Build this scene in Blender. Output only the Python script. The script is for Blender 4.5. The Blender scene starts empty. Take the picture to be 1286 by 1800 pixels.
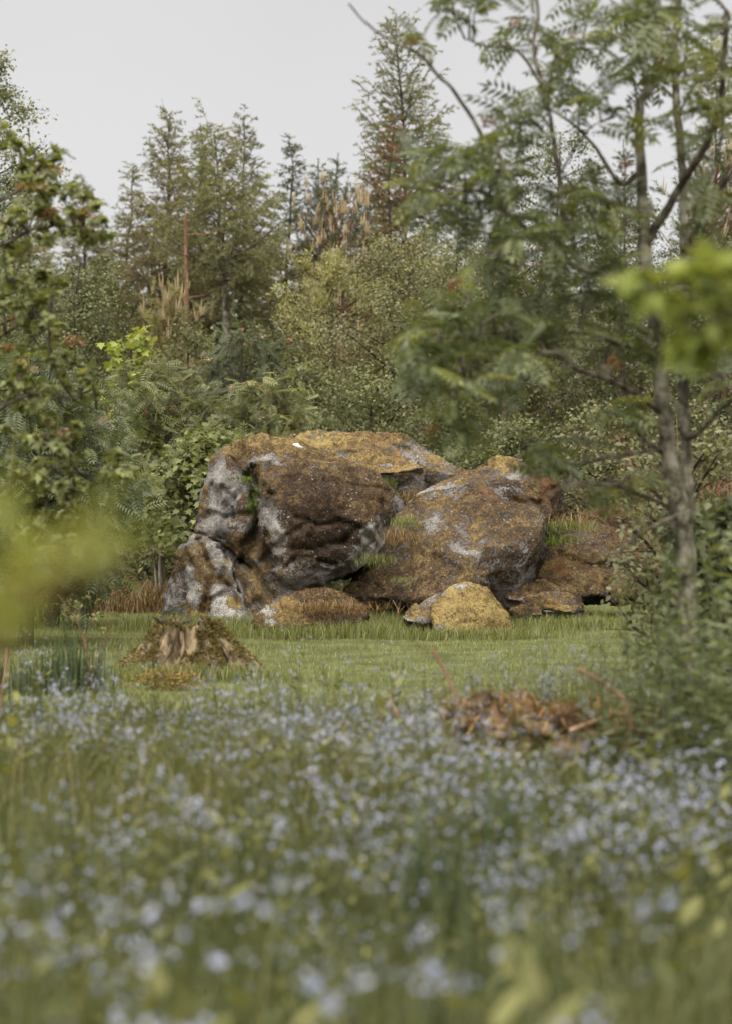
import bpy, bmesh, math
import numpy as np
from mathutils import Vector, Matrix

# ------------------------------------------------------------------ camera, sky, sun, exposure
C = bpy.context.scene
COL = C.collection
F, H, HY = 3500.0, 1.10, 881.0          # focal length in photo pixels, eye height, horizon row
cam_d = bpy.data.cameras.new('camera')
cam = bpy.data.objects.new('camera', cam_d)
COL.objects.link(cam)
C.camera = cam
cam.location = (0, 0, H)
cam.rotation_euler = (math.radians(90) - math.atan((900 - HY) / F), 0, 0)
cam_d.sensor_fit = 'VERTICAL'
cam_d.sensor_height = 36
cam_d.sensor_width = 36
cam_d.lens = F / 1800 * 36
cam_d.clip_start = 0.05
cam_d.clip_end = 2000
cam_d.dof.use_dof = True
cam_d.dof.focus_distance = 17.6
cam_d.dof.aperture_fstop = 2.3

SUN_EL, SUN_AZ = math.radians(64), math.radians(205)      # from behind the camera, a little left, high
world = bpy.data.worlds.new('World')
C.world = world
world.use_nodes = True
wn, wl = world.node_tree.nodes, world.node_tree.links
bg = wn['Background']
skyt = wn.new('ShaderNodeTexSky')
skyt.sky_type = 'NISHITA'
skyt.sun_disc = False
skyt.sun_elevation = SUN_EL
skyt.sun_rotation = SUN_AZ
skyt.air_density = 1.0
skyt.dust_density = 2.5
hs = wn.new('ShaderNodeHueSaturation')
hs.inputs['Saturation'].default_value = 0.10
mx = wn.new('ShaderNodeMix')
mx.data_type = 'RGBA'
mx.inputs['Factor'].default_value = 0.60
cn = wn.new('ShaderNodeTexNoise')                          # even cloud deck with faint structure
cn.inputs['Scale'].default_value = 2.2
cn.inputs['Detail'].default_value = 4
ctc = wn.new('ShaderNodeTexCoord')
wl.new(ctc.outputs['Generated'], cn.inputs['Vector'])
cr = wn.new('ShaderNodeValToRGB')
cr.color_ramp.elements[0].position = .35
cr.color_ramp.elements[0].color = (1.80, 1.72, 1.70, 1)
cr.color_ramp.elements[1].position = .65
cr.color_ramp.elements[1].color = (2.16, 2.06, 2.02, 1)
wl.new(cn.outputs['Fac'], cr.inputs[0])
wl.new(cr.outputs[0], mx.inputs['B'])
wl.new(skyt.outputs[0], hs.inputs['Color'])
wl.new(hs.outputs[0], mx.inputs['A'])
wl.new(mx.outputs['Result'], bg.inputs['Color'])
bg.inputs['Strength'].default_value = 0.05
sun_d = bpy.data.lights.new('sun', 'SUN')
sun = bpy.data.objects.new('sun', sun_d)
COL.objects.link(sun)
sun_d.energy = 1.5
sun_d.angle = math.radians(100)
sun_d.color = (1.0, 0.94, 0.84)
sv = Vector((math.sin(SUN_AZ) * math.cos(SUN_EL), math.cos(SUN_AZ) * math.cos(SUN_EL), math.sin(SUN_EL)))
sun.rotation_euler = sv.to_track_quat('Z', 'Y').to_euler()
C.view_settings.view_transform = 'Standard'
C.view_settings.look = 'None'
C.view_settings.gamma = 1
C.view_settings.use_curve_mapping = False
C.view_settings.exposure = 2.4
C.cycles.use_denoising = True
C.cycles.max_bounces = 6
C.cycles.diffuse_bounces = 3
C.cycles.glossy_bounces = 2
C.cycles.transmission_bounces = 3
C.cycles.transparent_max_bounces = 4
C.cycles.caustics_reflective = False
C.cycles.caustics_refractive = False

# ------------------------------------------------------------------ helpers
def P(px, py, Y):
    return np.array([(px - 643.0) / F * Y, Y, H - (py - HY) / F * Y])

def hash3(i, j, k, s):
    n = (i * 374761393 + j * 668265263 + k * 2147483647 + s * 1274126177) & 0x7fffffff
    n = ((n ^ (n >> 13)) * 1274126177) & 0x7fffffff
    n = ((n ^ (n >> 15)) * 668265263) & 0x7fffffff
    return ((n ^ (n >> 16)) & 0xffff) / 65535.0

def vnoise(p, s=0):
    p = np.asarray(p, dtype=np.float64)
    f0 = np.floor(p)
    i = f0.astype(np.int64)
    f = p - f0
    u = f * f * f * (f * (f * 6 - 15) + 10)
    r = 0
    for dx in (0, 1):
        for dy in (0, 1):
            for dz in (0, 1):
                w = (u[:, 0] if dx else 1 - u[:, 0]) * (u[:, 1] if dy else 1 - u[:, 1]) * (u[:, 2] if dz else 1 - u[:, 2])
                r = r + w * hash3(i[:, 0] + dx, i[:, 1] + dy, i[:, 2] + dz, s)
    return r * 2 - 1

def fbm(p, o=4, s=0):
    r, a, q = 0, 1.0, np.asarray(p, dtype=np.float64)
    t = 0
    for k in range(o):
        r = r + a * vnoise(q + 17.3 * k, s + k)
        t += a
        a *= 0.5
        q = q * 2.03
    return r / t

def ridged(p, o=3, s=0):
    r, a, q, t = 0, 1.0, np.asarray(p, dtype=np.float64), 0
    for k in range(o):
        r = r + a * (1 - 2 * np.abs(vnoise(q + 11.7 * k, s + k)))
        t += a
        a *= 0.5
        q = q * 2.1
    return r / t

def nrm(v):
    v = np.asarray(v, dtype=np.float64)
    return v / np.maximum(np.linalg.norm(v, axis=-1, keepdims=True), 1e-9)

def ground_z(x, y):
    x = np.asarray(x, dtype=np.float64)
    y = np.asarray(y, dtype=np.float64)
    d = np.clip(y - 26, 0, 64)
    g = 0.10 * d * np.clip(d / 12, 0, 1)
    g = g + .26 * np.exp(-((x - .55) / .95) ** 2 - ((y - 17.9) / .62) ** 2)     # turf bank under the boulders
    p = np.stack([x * 0.35, y * 0.35, 0 * x], -1).reshape(-1, 3)
    q = np.stack([x * 1.7, y * 1.7, 0 * x + 5], -1).reshape(-1, 3)
    return g + 0.035 * vnoise(p, 3).reshape(x.shape) + 0.012 * vnoise(q, 4).reshape(x.shape)

def gz(x, y):
    return float(ground_z(np.array([x]), np.array([y]))[0])

def data_mesh(name, V, T, mats, tint=None, midx=None, smooth=False, attrs=None):
    V = np.ascontiguousarray(V, dtype=np.float32)
    T = np.ascontiguousarray(T, dtype=np.int32)
    k = T.shape[1]
    me = bpy.data.meshes.new(name)
    me.vertices.add(len(V))
    me.vertices.foreach_set('co', V.ravel())
    me.loops.add(T.size)
    me.loops.foreach_set('vertex_index', T.ravel())
    me.polygons.add(len(T))
    me.polygons.foreach_set('loop_start', np.arange(0, T.size, k, dtype=np.int32))
    me.polygons.foreach_set('loop_total', np.full(len(T), k, dtype=np.int32))
    if smooth:
        me.polygons.foreach_set('use_smooth', np.ones(len(T), dtype=bool))
    for m in (mats if isinstance(mats, (list, tuple)) else [mats]):
        me.materials.append(m)
    if midx is not None:
        me.polygons.foreach_set('material_index', np.ascontiguousarray(midx, dtype=np.int32))
    al = dict(attrs or {})
    if tint is not None:
        al['tint'] = tint
    for nme, arr in al.items():
        a = me.attributes.new(nme, 'FLOAT', 'POINT')
        a.data.foreach_set('value', np.ascontiguousarray(arr, dtype=np.float32))
    me.update()
    me.validate()
    return me

def tag(o, label=None, cat=None, group=None, kind=None):
    if label: o['label'] = label
    if cat: o['category'] = cat
    if group: o['group'] = group
    if kind: o['kind'] = kind
    return o

def link(name, me, parent=None, loc=None, kind=None):
    o = bpy.data.objects.new(name, me)
    COL.objects.link(o)
    if parent is not None: o.parent = parent
    if loc is not None: o.location = loc
    if kind: o['kind'] = kind
    return o

def empty(name, loc, label, cat, group=None):
    o = link(name, None, None, loc)
    o.empty_display_size = 0.1
    return tag(o, label, cat, group)

class MB:
    """gathers triangles"""
    def __init__(s):
        s.V, s.T, s.tn, s.m, s.n = [], [], [], [], 0
    def add(s, V, T, tint=0.5, m=0):
        V = np.asarray(V, dtype=np.float64).reshape(-1, 3)
        T = np.asarray(T, dtype=np.int64).reshape(-1, 3)
        s.V.append(V)
        s.T.append(T + s.n)
        s.tn.append(np.broadcast_to(np.asarray(tint, dtype=np.float64), (len(V),)).copy())
        s.m.append(np.full(len(T), m))
        s.n += len(V)
    def arrays(s):
        return np.concatenate(s.V), np.concatenate(s.T), np.concatenate(s.tn), np.concatenate(s.m)
    def mesh(s, name, mats, smooth=False, off=None):
        V, T, tn, m = s.arrays()
        if off is not None: V = V - np.asarray(off)
        return data_mesh(name, V, T, mats, tint=tn, midx=m, smooth=smooth)

def tube(mb, pts, rad, n=6, tint=0.5, m=0, rough=0.0, seed=0):
    pts = np.asarray(pts, dtype=np.float64)
    k = len(pts)
    rad = np.broadcast_to(np.asarray(rad, dtype=np.float64), (k,))
    tg = nrm(np.gradient(pts, axis=0))
    ref = np.array([0.31, 0.2, 0.93]) if abs(tg[0][2]) < 0.8 else np.array([0.9, 0.43, 0.05])
    a = nrm(np.cross(tg, ref))
    b = np.cross(tg, a)
    th = np.arange(n) / n * 2 * np.pi
    rr = rad[:, None] * np.ones((k, n))
    if rough:
        g = np.random.default_rng(seed)
        rr = rr * (1 + rough * g.normal(size=(k, n)))
    V = pts[:, None, :] + rr[..., None] * (np.cos(th)[None, :, None] * a[:, None, :] + np.sin(th)[None, :, None] * b[:, None, :])
    i = np.arange(k - 1)[:, None] * n
    j = np.arange(n)[None, :]
    j2 = (j + 1) % n
    q = np.stack([i + j, i + j2, i + n + j2, i + n + j], -1).reshape(-1, 4)
    T = np.concatenate([q[:, [0, 1, 2]], q[:, [0, 2, 3]]])
    mb.add(V.reshape(-1, 3), T, tint, m)

def smooth_path(pts, k=4, rad=None):
    """Catmull-Rom through control points"""
    p = np.asarray(pts, dtype=np.float64)
    e = np.concatenate([[2 * p[0] - p[1]], p, [2 * p[-1] - p[-2]]])
    out = []
    for i in range(len(p) - 1):
        a, b, c, d = e[i], e[i + 1], e[i + 2], e[i + 3]
        for t in np.arange(k) / k:
            out.append(0.5 * (2 * b + (c - a) * t + (2 * a - 5 * b + 4 * c - d) * t * t + (3 * b - a - 3 * c + d) * t ** 3))
    out.append(p[-1])
    out = np.array(out)
    if rad is not None:
        r = np.interp(np.arange(len(out)) / k, np.arange(len(p)), rad)
        return out, r
    return out

# leaf templates: x across (-.5...5), y along (0..1), z fold
TPL = {
    'rhomb': (np.array([[0, 0, 0], [-.5, .45, .12], [0, 1, 0], [.5, .45, .12]]), np.array([[0, 2, 1], [0, 3, 2]])),
    'needle': (np.array([[-.5, 0, 0], [.5, 0, 0], [0, 1, 0]]), np.array([[0, 1, 2]])),
    'oval': (np.array([[0, 0, 0], [-.42, .28, .1], [-.4, .68, .08], [0, 1, -.08], [.4, .68, .08], [.42, .28, .1], [0, .5, -.02]]),
             np.array([[0, 6, 1], [1, 6, 2], [2, 6, 3], [3, 6, 4], [4, 6, 5], [5, 6, 0]])),
}
def _lobed():
    o = [(0, 0), (-.18, .12), (-.5, .22), (-.3, .36), (-.52, .62), (-.22, .62), (0, 1), (.22, .62), (.52, .62), (.3, .36), (.5, .22), (.18, .12)]
    v = [(x, y, 0.22 * abs(x) - 0.15 * y * y) for x, y in o] + [(0, .42, -.03)]
    t = [(12, (i + 1) % 12, i) for i in range(12)]
    return np.array(v), np.array(t)
TPL['lobed'] = _lobed()
def pinnate(n, hd=0.165, ww=0.10, droop=0.3, terminal=True):
    V, T = [], []
    b = 0
    def lf(y, ang, L):
        nonlocal b
        d = np.array([math.sin(ang), math.cos(ang)])
        s = np.array([d[1], -d[0]])
        z0 = -droop * y * y
        for (u, w, zz) in ((0, 0, 0), (.38, -.5, .02), (1, 0, -.05), (.38, .5, .02)):
            xy = np.array([0, y]) + d * u * L + s * w * ww
            V.append((xy[0], xy[1], z0 + zz - 0.06 * u))
        T.append((b, b + 2, b + 1))
        T.append((b, b + 3, b + 2))
        b += 4
    for i in range(n):
        y = .22 + .7 * i / (n - 1)
        L = hd * 1.9 * (0.8 + 0.35 * math.sin(math.pi * (i + .6) / n))
        lf(y, 1.15, L)
        lf(y, -1.15, L)
    lf(.92, 0, hd * 1.6)
    V += [(-.012, 0, 0), (.012, 0, 0), (.008, .92, -droop * .85), (-.008, .92, -droop * .85)]
    T += [(b, b + 1, b + 2), (b, b + 2, b + 3)]
    return np.array(V), np.array(T)
TPL['pinnate'] = pinnate(6)
TPL['pinnate5'] = pinnate(5, hd=.19, ww=.15, droop=.35)

def leaves(mb, pos, d, n, L, W, tpl='rhomb', tint=0.5, m=0):
    tv, tt = TPL[tpl]
    pos = np.asarray(pos)
    N = len(pos)
    if N == 0: return
    d = nrm(d)
    x = nrm(np.cross(d, n))
    z = np.cross(x, d)
    L = np.broadcast_to(L, (N,))[:, None, None]
    W = np.broadcast_to(W, (N,))[:, None, None]
    V = pos[:, None, :] + x[:, None, :] * tv[None, :, 0:1] * W + d[:, None, :] * tv[None, :, 1:2] * L + z[:, None, :] * tv[None, :, 2:3] * (L if 'pin' in tpl else W)
    T = tt[None] + (np.arange(N) * len(tv))[:, None, None]
    tn = np.repeat(np.broadcast_to(tint, (N,)), len(tv))
    mb.add(V.reshape(-1, 3), T.reshape(-1, 3), tn, m)

def blades(mb, pos, h, w, az, lean, tint, m=0, curl=0.6):
    N = len(pos)
    side = np.stack([-np.sin(az), np.cos(az), 0 * az], -1)
    out = np.stack([np.cos(az), np.sin(az), 0 * az], -1)
    up = np.array([0, 0, 1.0])
    w = w[:, None]
    p1 = pos + up * (h * .55)[:, None] + out * (lean * h * .3)[:, None]
    p2 = pos + up * (h * (1 - .25 * lean))[:, None] + out * (lean * h * (.3 + curl))[:, None]
    V = np.stack([pos - side * w * .5, pos + side * w * .5, p1 - side * w * .38, p1 + side * w * .38, p2], 1)
    tt = np.array([[0, 1, 3], [0, 3, 2], [2, 3, 4]])
    T = tt[None] + (np.arange(N) * 5)[:, None, None]
    mb.add(V.reshape(-1, 3), T.reshape(-1, 3), np.repeat(tint, 5), m)

def join_copies(mb, arr, M, tj=None):
    """arr=(V,T,tint,m) copied with the 4x4 matrices M"""
    V, T, tn, m = arr
    for k, A in enumerate(M):
        A = np.asarray(A)
        mb.V.append(V @ A[:3, :3].T + A[:3, 3])
        mb.T.append(T + mb.n)
        mb.tn.append(np.clip(tn + (tj[k] if tj is not None else 0), 0, 1))
        mb.m.append(m)
        mb.n += len(V)

def mat4(loc, rz=0, s=1.0, rx=0, ry=0):
    return np.array(Matrix.LocRotScale(Vector(loc), Matrix.Rotation(rz, 3, 'Z') @ Matrix.Rotation(rx, 3, 'X') @ Matrix.Rotation(ry, 3, 'Y'), Vector((s, s, s))))

# ------------------------------------------------------------------ materials
def new_mat(name):
    m = bpy.data.materials.new(name)
    m.use_nodes = True
    nt = m.node_tree
    return m, nt.nodes, nt.links, nt.nodes['Principled BSDF'], nt.nodes['Material Output']

def ramp(N, stops, interp='LINEAR'):
    r = N.new('ShaderNodeValToRGB')
    r.color_ramp.interpolation = interp
    while len(r.color_ramp.elements) < len(stops): r.color_ramp.elements.new(0.5)
    for e, (p, c) in zip(r.color_ramp.elements, stops):
        e.position = p
        e.color = (*c, 1) if len(c) == 3 else c
    return r

def leaf_mat(name, stops, rough=0.5, transl=0.35, spec=0.22, noise=True, tsc=(1.25, 1.2, .55), gain=1.0, mute=0.0):
    def olive(c):
        l = .3 * c[0] + .6 * c[1] + .1 * c[2]
        return tuple((x * (1 - mute) + l * k * mute) * gain for x, k in zip(c, (1.08, 1.0, .60)))
    stops = [(p, olive(c)) for p, c in stops]
    m, N, L, B, O = new_mat(name)
    at = N.new('ShaderNodeAttribute')
    at.attribute_name = 'tint'
    r = ramp(N, stops)
    L.new(at.outputs['Fac'], r.inputs[0])
    col = r.outputs[0]
    oi = N.new('ShaderNodeObjectInfo')
    mr = N.new('ShaderNodeMapRange')
    mr.inputs['To Min'].default_value = 0.8
    mr.inputs['To Max'].default_value = 1.2
    L.new(oi.outputs['Random'], mr.inputs['Value'])
    hv = N.new('ShaderNodeHueSaturation')
    L.new(col, hv.inputs['Color'])
    L.new(mr.outputs[0], hv.inputs['Value'])
    col = hv.outputs[0]
    L.new(col, B.inputs['Base Color'])
    B.inputs['Roughness'].default_value = rough
    B.inputs['Specular IOR Level'].default_value = spec
    if transl > 0:
        t = N.new('ShaderNodeBsdfTranslucent')
        mu = N.new('ShaderNodeMix')
        mu.data_type = 'RGBA'
        mu.blend_type = 'MULTIPLY'
        mu.inputs['Factor'].default_value = 1
        mu.inputs['B'].default_value = (*tsc, 1)
        L.new(col, mu.inputs['A'])
        L.new(mu.outputs['Result'], t.inputs[0])
        ms = N.new('ShaderNodeMixShader')
        ms.inputs[0].default_value = transl
        L.new(B.outputs[0], ms.inputs[1])
        L.new(t.outputs[0], ms.inputs[2])
        L.new(ms.outputs[0], O.inputs[0])
    return m

def bark_mat(name, c1, c2, c3, sc=18, stretch=0.25, bump=0.6):
    m, N, L, B, O = new_mat(name)
    tc = N.new('ShaderNodeTexCoord')
    mp = N.new('ShaderNodeMapping')
    mp.inputs['Scale'].default_value = (1, 1, stretch)
    L.new(tc.outputs['Object'], mp.inputs[0])
    n1 = N.new('ShaderNodeTexNoise')
    n1.inputs['Scale'].default_value = sc
    n1.inputs['Detail'].default_value = 6
    n1.inputs['Roughness'].default_value = 0.65
    L.new(mp.outputs[0], n1.inputs['Vector'])
    r = ramp(N, [(0.38, c1), (0.50, c2), (0.62, c3)])
    L.new(n1.outputs['Fac'], r.inputs[0])
    L.new(r.outputs[0], B.inputs['Base Color'])
    B.inputs['Roughness'].default_value = 0.9
    B.inputs['Specular IOR Level'].default_value = 0.2
    bp = N.new('ShaderNodeBump')
    bp.inputs['Strength'].default_value = bump
    bp.inputs['Distance'].default_value = 0.02
    L.new(n1.outputs['Fac'], bp.inputs['Height'])
    L.new(bp.outputs[0], B.inputs['Normal'])
    return m

def rock_mat():
    m, N, L, B, O = new_mat('mossy_rock')
    tc = N.new('ShaderNodeTexCoord')
    geo = N.new('ShaderNodeNewGeometry')
    pos = geo.outputs['Position']
    def noise(sc, det=5, rough=.6, dist=0.0):
        n = N.new('ShaderNodeTexNoise')
        n.inputs['Scale'].default_value = sc
        n.inputs['Detail'].default_value = det
        n.inputs['Roughness'].default_value = rough
        n.inputs['Distortion'].default_value = dist
        L.new(pos, n.inputs['Vector'])
        return n.outputs['Fac']
    def attr(nm):
        a = N.new('ShaderNodeAttribute')
        a.attribute_name = nm
        return a.outputs['Fac']
    def math_(op, a, b=None, c=None, clamp=False):
        n = N.new('ShaderNodeMath')
        n.operation = op
        n.use_clamp = clamp
        for i, v in enumerate((a, b, c)):
            if v is None: continue
            if isinstance(v, (int, float)): n.inputs[i].default_value = v
            else: L.new(v, n.inputs[i])
        return n.outputs[0]
    def smooth(v, lo, hi):
        n = N.new('ShaderNodeMapRange')
        n.interpolation_type = 'SMOOTHSTEP'
        n.inputs['From Min'].default_value = lo
        n.inputs['From Max'].default_value = hi
        L.new(v, n.inputs['Value'])
        return n.outputs[0]
    def mix(f, a, b):
        n = N.new('ShaderNodeMix')
        n.data_type = 'RGBA'
        if isinstance(f, (int, float)): n.inputs['Factor'].default_value = f
        else: L.new(f, n.inputs['Factor'])
        for k, v in (('A', a), ('B', b)):
            if isinstance(v, tuple): n.inputs[k].default_value = (*v, 1)
            else: L.new(v, n.inputs[k])
        return n.outputs['Result']
    def stretch(v, k):
        return math_('MULTIPLY_ADD', v, k, .5 - .5 * k)
    nf = noise(34, 6, .7)
    nm = noise(9, 6, .65, .4)
    nl = noise(2.6, 5, .6)
    nff = noise(95, 4, .7)
    # stone: warm and cool greys, dark mineral staining, pale crust lichen
    rk = ramp(N, [(.26, (.075, .067, .062)), (.44, (.18, .165, .155)), (.60, (.265, .250, .236)), (.80, (.36, .345, .325))])
    L.new(stretch(math_('ADD', math_('MULTIPLY', nf, .6), math_('MULTIPLY', nm, .4)), 1.7), rk.inputs[0])
    stone = rk.outputs[0]
    lic = smooth(math_('ADD', math_('ADD', math_('MULTIPLY', nm, .6), math_('MULTIPLY', nff, 1.3)), math_('MULTIPLY', attr('lichen'), .36)), 1.12, 1.22)
    licc = ramp(N, [(.35, (.30, .285, .26)), (.6, (.50, .485, .45))])
    L.new(nff, licc.inputs[0])
    stone = mix(lic, stone, licc.outputs[0])
    # moss: dark brown, russet, ochre, gold
    mc = ramp(N, [(.26, (.026, .017, .011)), (.42, (.070, .043, .022)), (.55, (.124, .085, .042)), (.67, (.200, .138, .054)), (.84, (.31, .235, .090))])
    L.new(math_('ADD', stretch(math_('ADD', math_('ADD', math_('MULTIPLY', nm, .35), math_('MULTIPLY', nf, .40)), math_('MULTIPLY', nff, .25)), 2.5), math_('MULTIPLY_ADD', attr('gold'), .40, -.25)), mc.inputs[0])
    moss = mc.outputs[0]
    moss = mix(math_('MULTIPLY', smooth(math_('ADD', noise(5, 5, .65), math_('MULTIPLY', attr('rust'), .35)), .64, .84), .55), moss, (.20, .090, .028))
    mfac = math_('ADD', attr('moss'), math_('ADD', math_('MULTIPLY', math_('SUBTRACT', nm, .5), 1.9), math_('MULTIPLY', math_('SUBTRACT', nf, .5), 2.0)))
    mfac = smooth(mfac, .42, .57)
    col = mix(mfac, stone, moss)
    # small crisp white crustose spots
    vo = N.new('ShaderNodeTexVoronoi')
    vo.inputs['Scale'].default_value = 16
    L.new(pos, vo.inputs['Vector'])
    sp = smooth(math_('SUBTRACT', math_('ADD', math_('MULTIPLY', nl, .35), math_('MULTIPLY', nf, .22)), vo.outputs['Distance']), .14, .19)
    col = mix(math_('MULTIPLY', sp, .38), col, (.47, .455, .43))
    spk = smooth(math_('ADD', nff, math_('MULTIPLY', nl, .35)), .80, .88)
    col = mix(math_('MULTIPLY', spk, .6), col, (.34, .32, .29))
    gr = smooth(math_('ADD', attr('green'), math_('MULTIPLY', math_('SUBTRACT', nm, .5), 1.2)), .45, .65)
    col = mix(gr, col, (.085, .115, .022))
    L.new(col, B.inputs['Base Color'])
    B.inputs['Roughness'].default_value = .92
    B.inputs['Specular IOR Level'].default_value = .22
    hgt = math_('ADD', math_('ADD', math_('MULTIPLY', nf, .5), math_('MULTIPLY', nff, .35)), math_('ADD', math_('MULTIPLY', nm, .6), math_('MULTIPLY', mfac, .35)))
    bp = N.new('ShaderNodeBump')
    bp.inputs['Strength'].default_value = 1.0
    bp.inputs['Distance'].default_value = .05
    L.new(hgt, bp.inputs['Height'])
    L.new(bp.outputs[0], B.inputs['Normal'])
    return m

def ground_mat():
    m, N, L, B, O = new_mat('turf_soil')
    geo = N.new('ShaderNodeNewGeometry')
    n1 = N.new('ShaderNodeTexNoise')
    n1.inputs['Scale'].default_value = 3
    n1.inputs['Detail'].default_value = 8
    L.new(geo.outputs['Position'], n1.inputs['Vector'])
    n2 = N.new('ShaderNodeTexNoise')
    n2.inputs['Scale'].default_value = 40
    n2.inputs['Detail'].default_value = 4
    L.new(geo.outputs['Position'], n2.inputs['Vector'])
    r1 = ramp(N, [(.35, (.070, .080, .030)), (.6, (.120, .132, .050)), (.75, (.16, .150, .065))])
    L.new(n1.outputs['Fac'], r1.inputs[0])
    r2 = ramp(N, [(.35, (.5, .5, .5)), (.65, (1.1, 1.1, 1.1))])
    L.new(n2.outputs['Fac'], r2.inputs[0])
    mu = N.new('ShaderNodeMix')
    mu.data_type = 'RGBA'
    mu.blend_type = 'MULTIPLY'
    mu.inputs['Factor'].default_value = 1
    L.new(r1.outputs[0], mu.inputs['A'])
    L.new(r2.outputs[0], mu.inputs['B'])
    # forest floor beyond the lawn: needles and leaf litter
    at = N.new('ShaderNodeAttribute')
    at.attribute_name = 'litter'
    mi = N.new('ShaderNodeMix')
    mi.data_type = 'RGBA'
    L.new(at.outputs['Fac'], mi.inputs['Factor'])
    L.new(mu.outputs['Result'], mi.inputs['A'])
    r3 = ramp(N, [(.35, (.030, .022, .012)), (.65, (.075, .052, .026))])
    L.new(n2.outputs['Fac'], r3.inputs[0])
    L.new(r3.outputs[0], mi.inputs['B'])
    L.new(mi.outputs['Result'], B.inputs['Base Color'])
    B.inputs['Roughness'].default_value = 1
    B.inputs['Specular IOR Level'].default_value = .1
    return m

G = {
    'birch': [(0, (.040, .055, .020)), (.45, (.075, .098, .036)), (.8, (.125, .150, .060)), (1, (.175, .185, .080))],
    'rowan': [(0, (.040, .058, .022)), (.45, (.085, .112, .044)), (.8, (.150, .175, .070)), (1, (.18, .20, .07))],
    'rowan_near': [(0, (.034, .058, .022)), (.5, (.062, .095, .036)), (.8, (.105, .145, .045)), (1, (.19, .21, .055))],
    'maple': [(0, (.050, .075, .020)), (.5, (.090, .120, .030)), (.9, (.15, .175, .045)), (1, (.22, .20, .05))],
    'lime': [(0, (.13, .17, .025)), (.5, (.20, .235, .035)), (1, (.30, .30, .055))],
    'larch': [(0, (.085, .058, .036)), (.3, (.080, .066, .038)), (.65, (.095, .105, .052)), (1, (.145, .150, .072))],
    'larch_g': [(0, (.062, .055, .026)), (.3, (.082, .090, .036)), (.65, (.115, .128, .052)), (1, (.165, .172, .072))],
    'spruce': [(0, (.036, .042, .026)), (.5, (.062, .078, .046)), (1, (.105, .125, .075))],
    'deadc': [(0, (.05, .026, .014)), (.5, (.12, .055, .024)), (1, (.20, .10, .045))],
    'pine': [(0, (.032, .046, .030)), (.5, (.058, .080, .050)), (1, (.10, .122, .070))],
    'palepine': [(0, (.11, .115, .044)), (.5, (.19, .195, .075)), (1, (.29, .285, .12))],
    'willow': [(0, (.060, .072, .032)), (.5, (.115, .130, .060)), (1, (.20, .20, .10))],
}
M = {k: leaf_mat('leaf_' + k, v, gain=(1.9 if k.startswith('larch') or k == 'maple' else 1.5) if k not in ('lime', 'deadc') else 1.25, mute=.5 if k != 'lime' else .2) for k, v in G.items()}
M['rowan_near'] = leaf_mat('leaf_rowan_near', G['rowan_near'], rough=.38, spec=.6, transl=.42, gain=1.65, mute=.45)
M['lawn'] = leaf_mat('lawn_grass', [(0, (.075, .095, .028)), (.5, (.135, .165, .050)), (.85, (.195, .215, .080)), (1, (.27, .24, .12))], rough=.55, transl=.4, gain=1.35, mute=.36)
M['meadow'] = leaf_mat('meadow_grass', [(0, (.040, .062, .020)), (.45, (.090, .105, .032)), (.8, (.16, .155, .055)), (1, (.25, .19, .09))], rough=.55, transl=.4, gain=1.3, mute=.35)  # foreground tree shade is put into this grass colour by a lower gain
M['iris'] = leaf_mat('blade_leaf', [(0, (.028, .055, .026)), (1, (.075, .11, .055))], rough=.45, transl=.3, gain=1.25, mute=.35)
M['herb'] = leaf_mat('herb_leaf', [(0, (.045, .065, .020)), (.5, (.090, .110, .030)), (1, (.19, .195, .045))], rough=.5, gain=1.1, mute=.35)  # darker olive also carries the shade of unseen trees over the foreground
M['mint'] = leaf_mat('hedge_herb_leaf', [(0, (.030, .052, .020)), (.5, (.058, .086, .036)), (1, (.12, .145, .065))], rough=.5, gain=1.6, mute=.45)
M['petal'] = leaf_mat('blue_petal', [(0, (.23, .265, .39)), (.5, (.315, .34, .455)), (1, (.42, .415, .48))], rough=.6, transl=.25, tsc=(1, 1, 1))
M['bud'] = leaf_mat('orange_bud', [(0, (.17, .075, .03)), (1, (.34, .19, .09))], rough=.8, transl=.1)
M['cream'] = leaf_mat('cream_blossom', [(0, (.30, .18, .09)), (1, (.45, .36, .24))], rough=.8, transl=.1)
M['candle'] = leaf_mat('pine_candle', [(0, (.26, .19, .10)), (1, (.36, .28, .17))], rough=.8, transl=0)
M['moss'] = leaf_mat('moss_fibre', [(0, (.030, .019, .010)), (.35, (.088, .056, .026)), (.7, (.17, .118, .046)), (1, (.29, .215, .080))], rough=.95, transl=.15, spec=.1)
M['straw'] = leaf_mat('dead_straw', [(0, (.10, .060, .026)), (.5, (.21, .135, .065)), (1, (.33, .24, .13))], rough=.85, transl=.2)
M['rust'] = leaf_mat('rust_frond', [(0, (.15, .075, .028)), (.5, (.31, .165, .065)), (1, (.44, .28, .13))], rough=.85, transl=.2)
M['gmoss'] = leaf_mat('green_moss', [(0, (.055, .085, .014)), (1, (.14, .18, .03))], rough=.9, transl=.2)
M['lichen'] = leaf_mat('grey_lichen', [(0, (.16, .15, .11)), (1, (.30, .29, .22))], rough=.95, transl=.1)
M['bark_dark'] = bark_mat('dark_bark', (.022, .017, .013), (.05, .04, .03), (.10, .085, .065))
M['bark_grey'] = bark_mat('grey_bark', (.042, .038, .026), (.125, .115, .085), (.28, .26, .21), sc=13, stretch=.7)
M['bark_limb'] = bark_mat('limb_bark', (.035, .027, .020), (.085, .068, .052), (.20, .18, .145), sc=16, stretch=.8)
M['bark_birch'] = bark_mat('birch_bark', (.10, .07, .055), (.27, .20, .16), (.40, .32, .27), sc=9, stretch=.8)
M['bark_red'] = bark_mat('red_bark', (.09, .045, .028), (.17, .09, .055), (.26, .15, .10))
M['deadwood'] = bark_mat('silver_deadwood', (.10, .085, .07), (.22, .19, .16), (.36, .32, .28), sc=16, stretch=.15)
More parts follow.
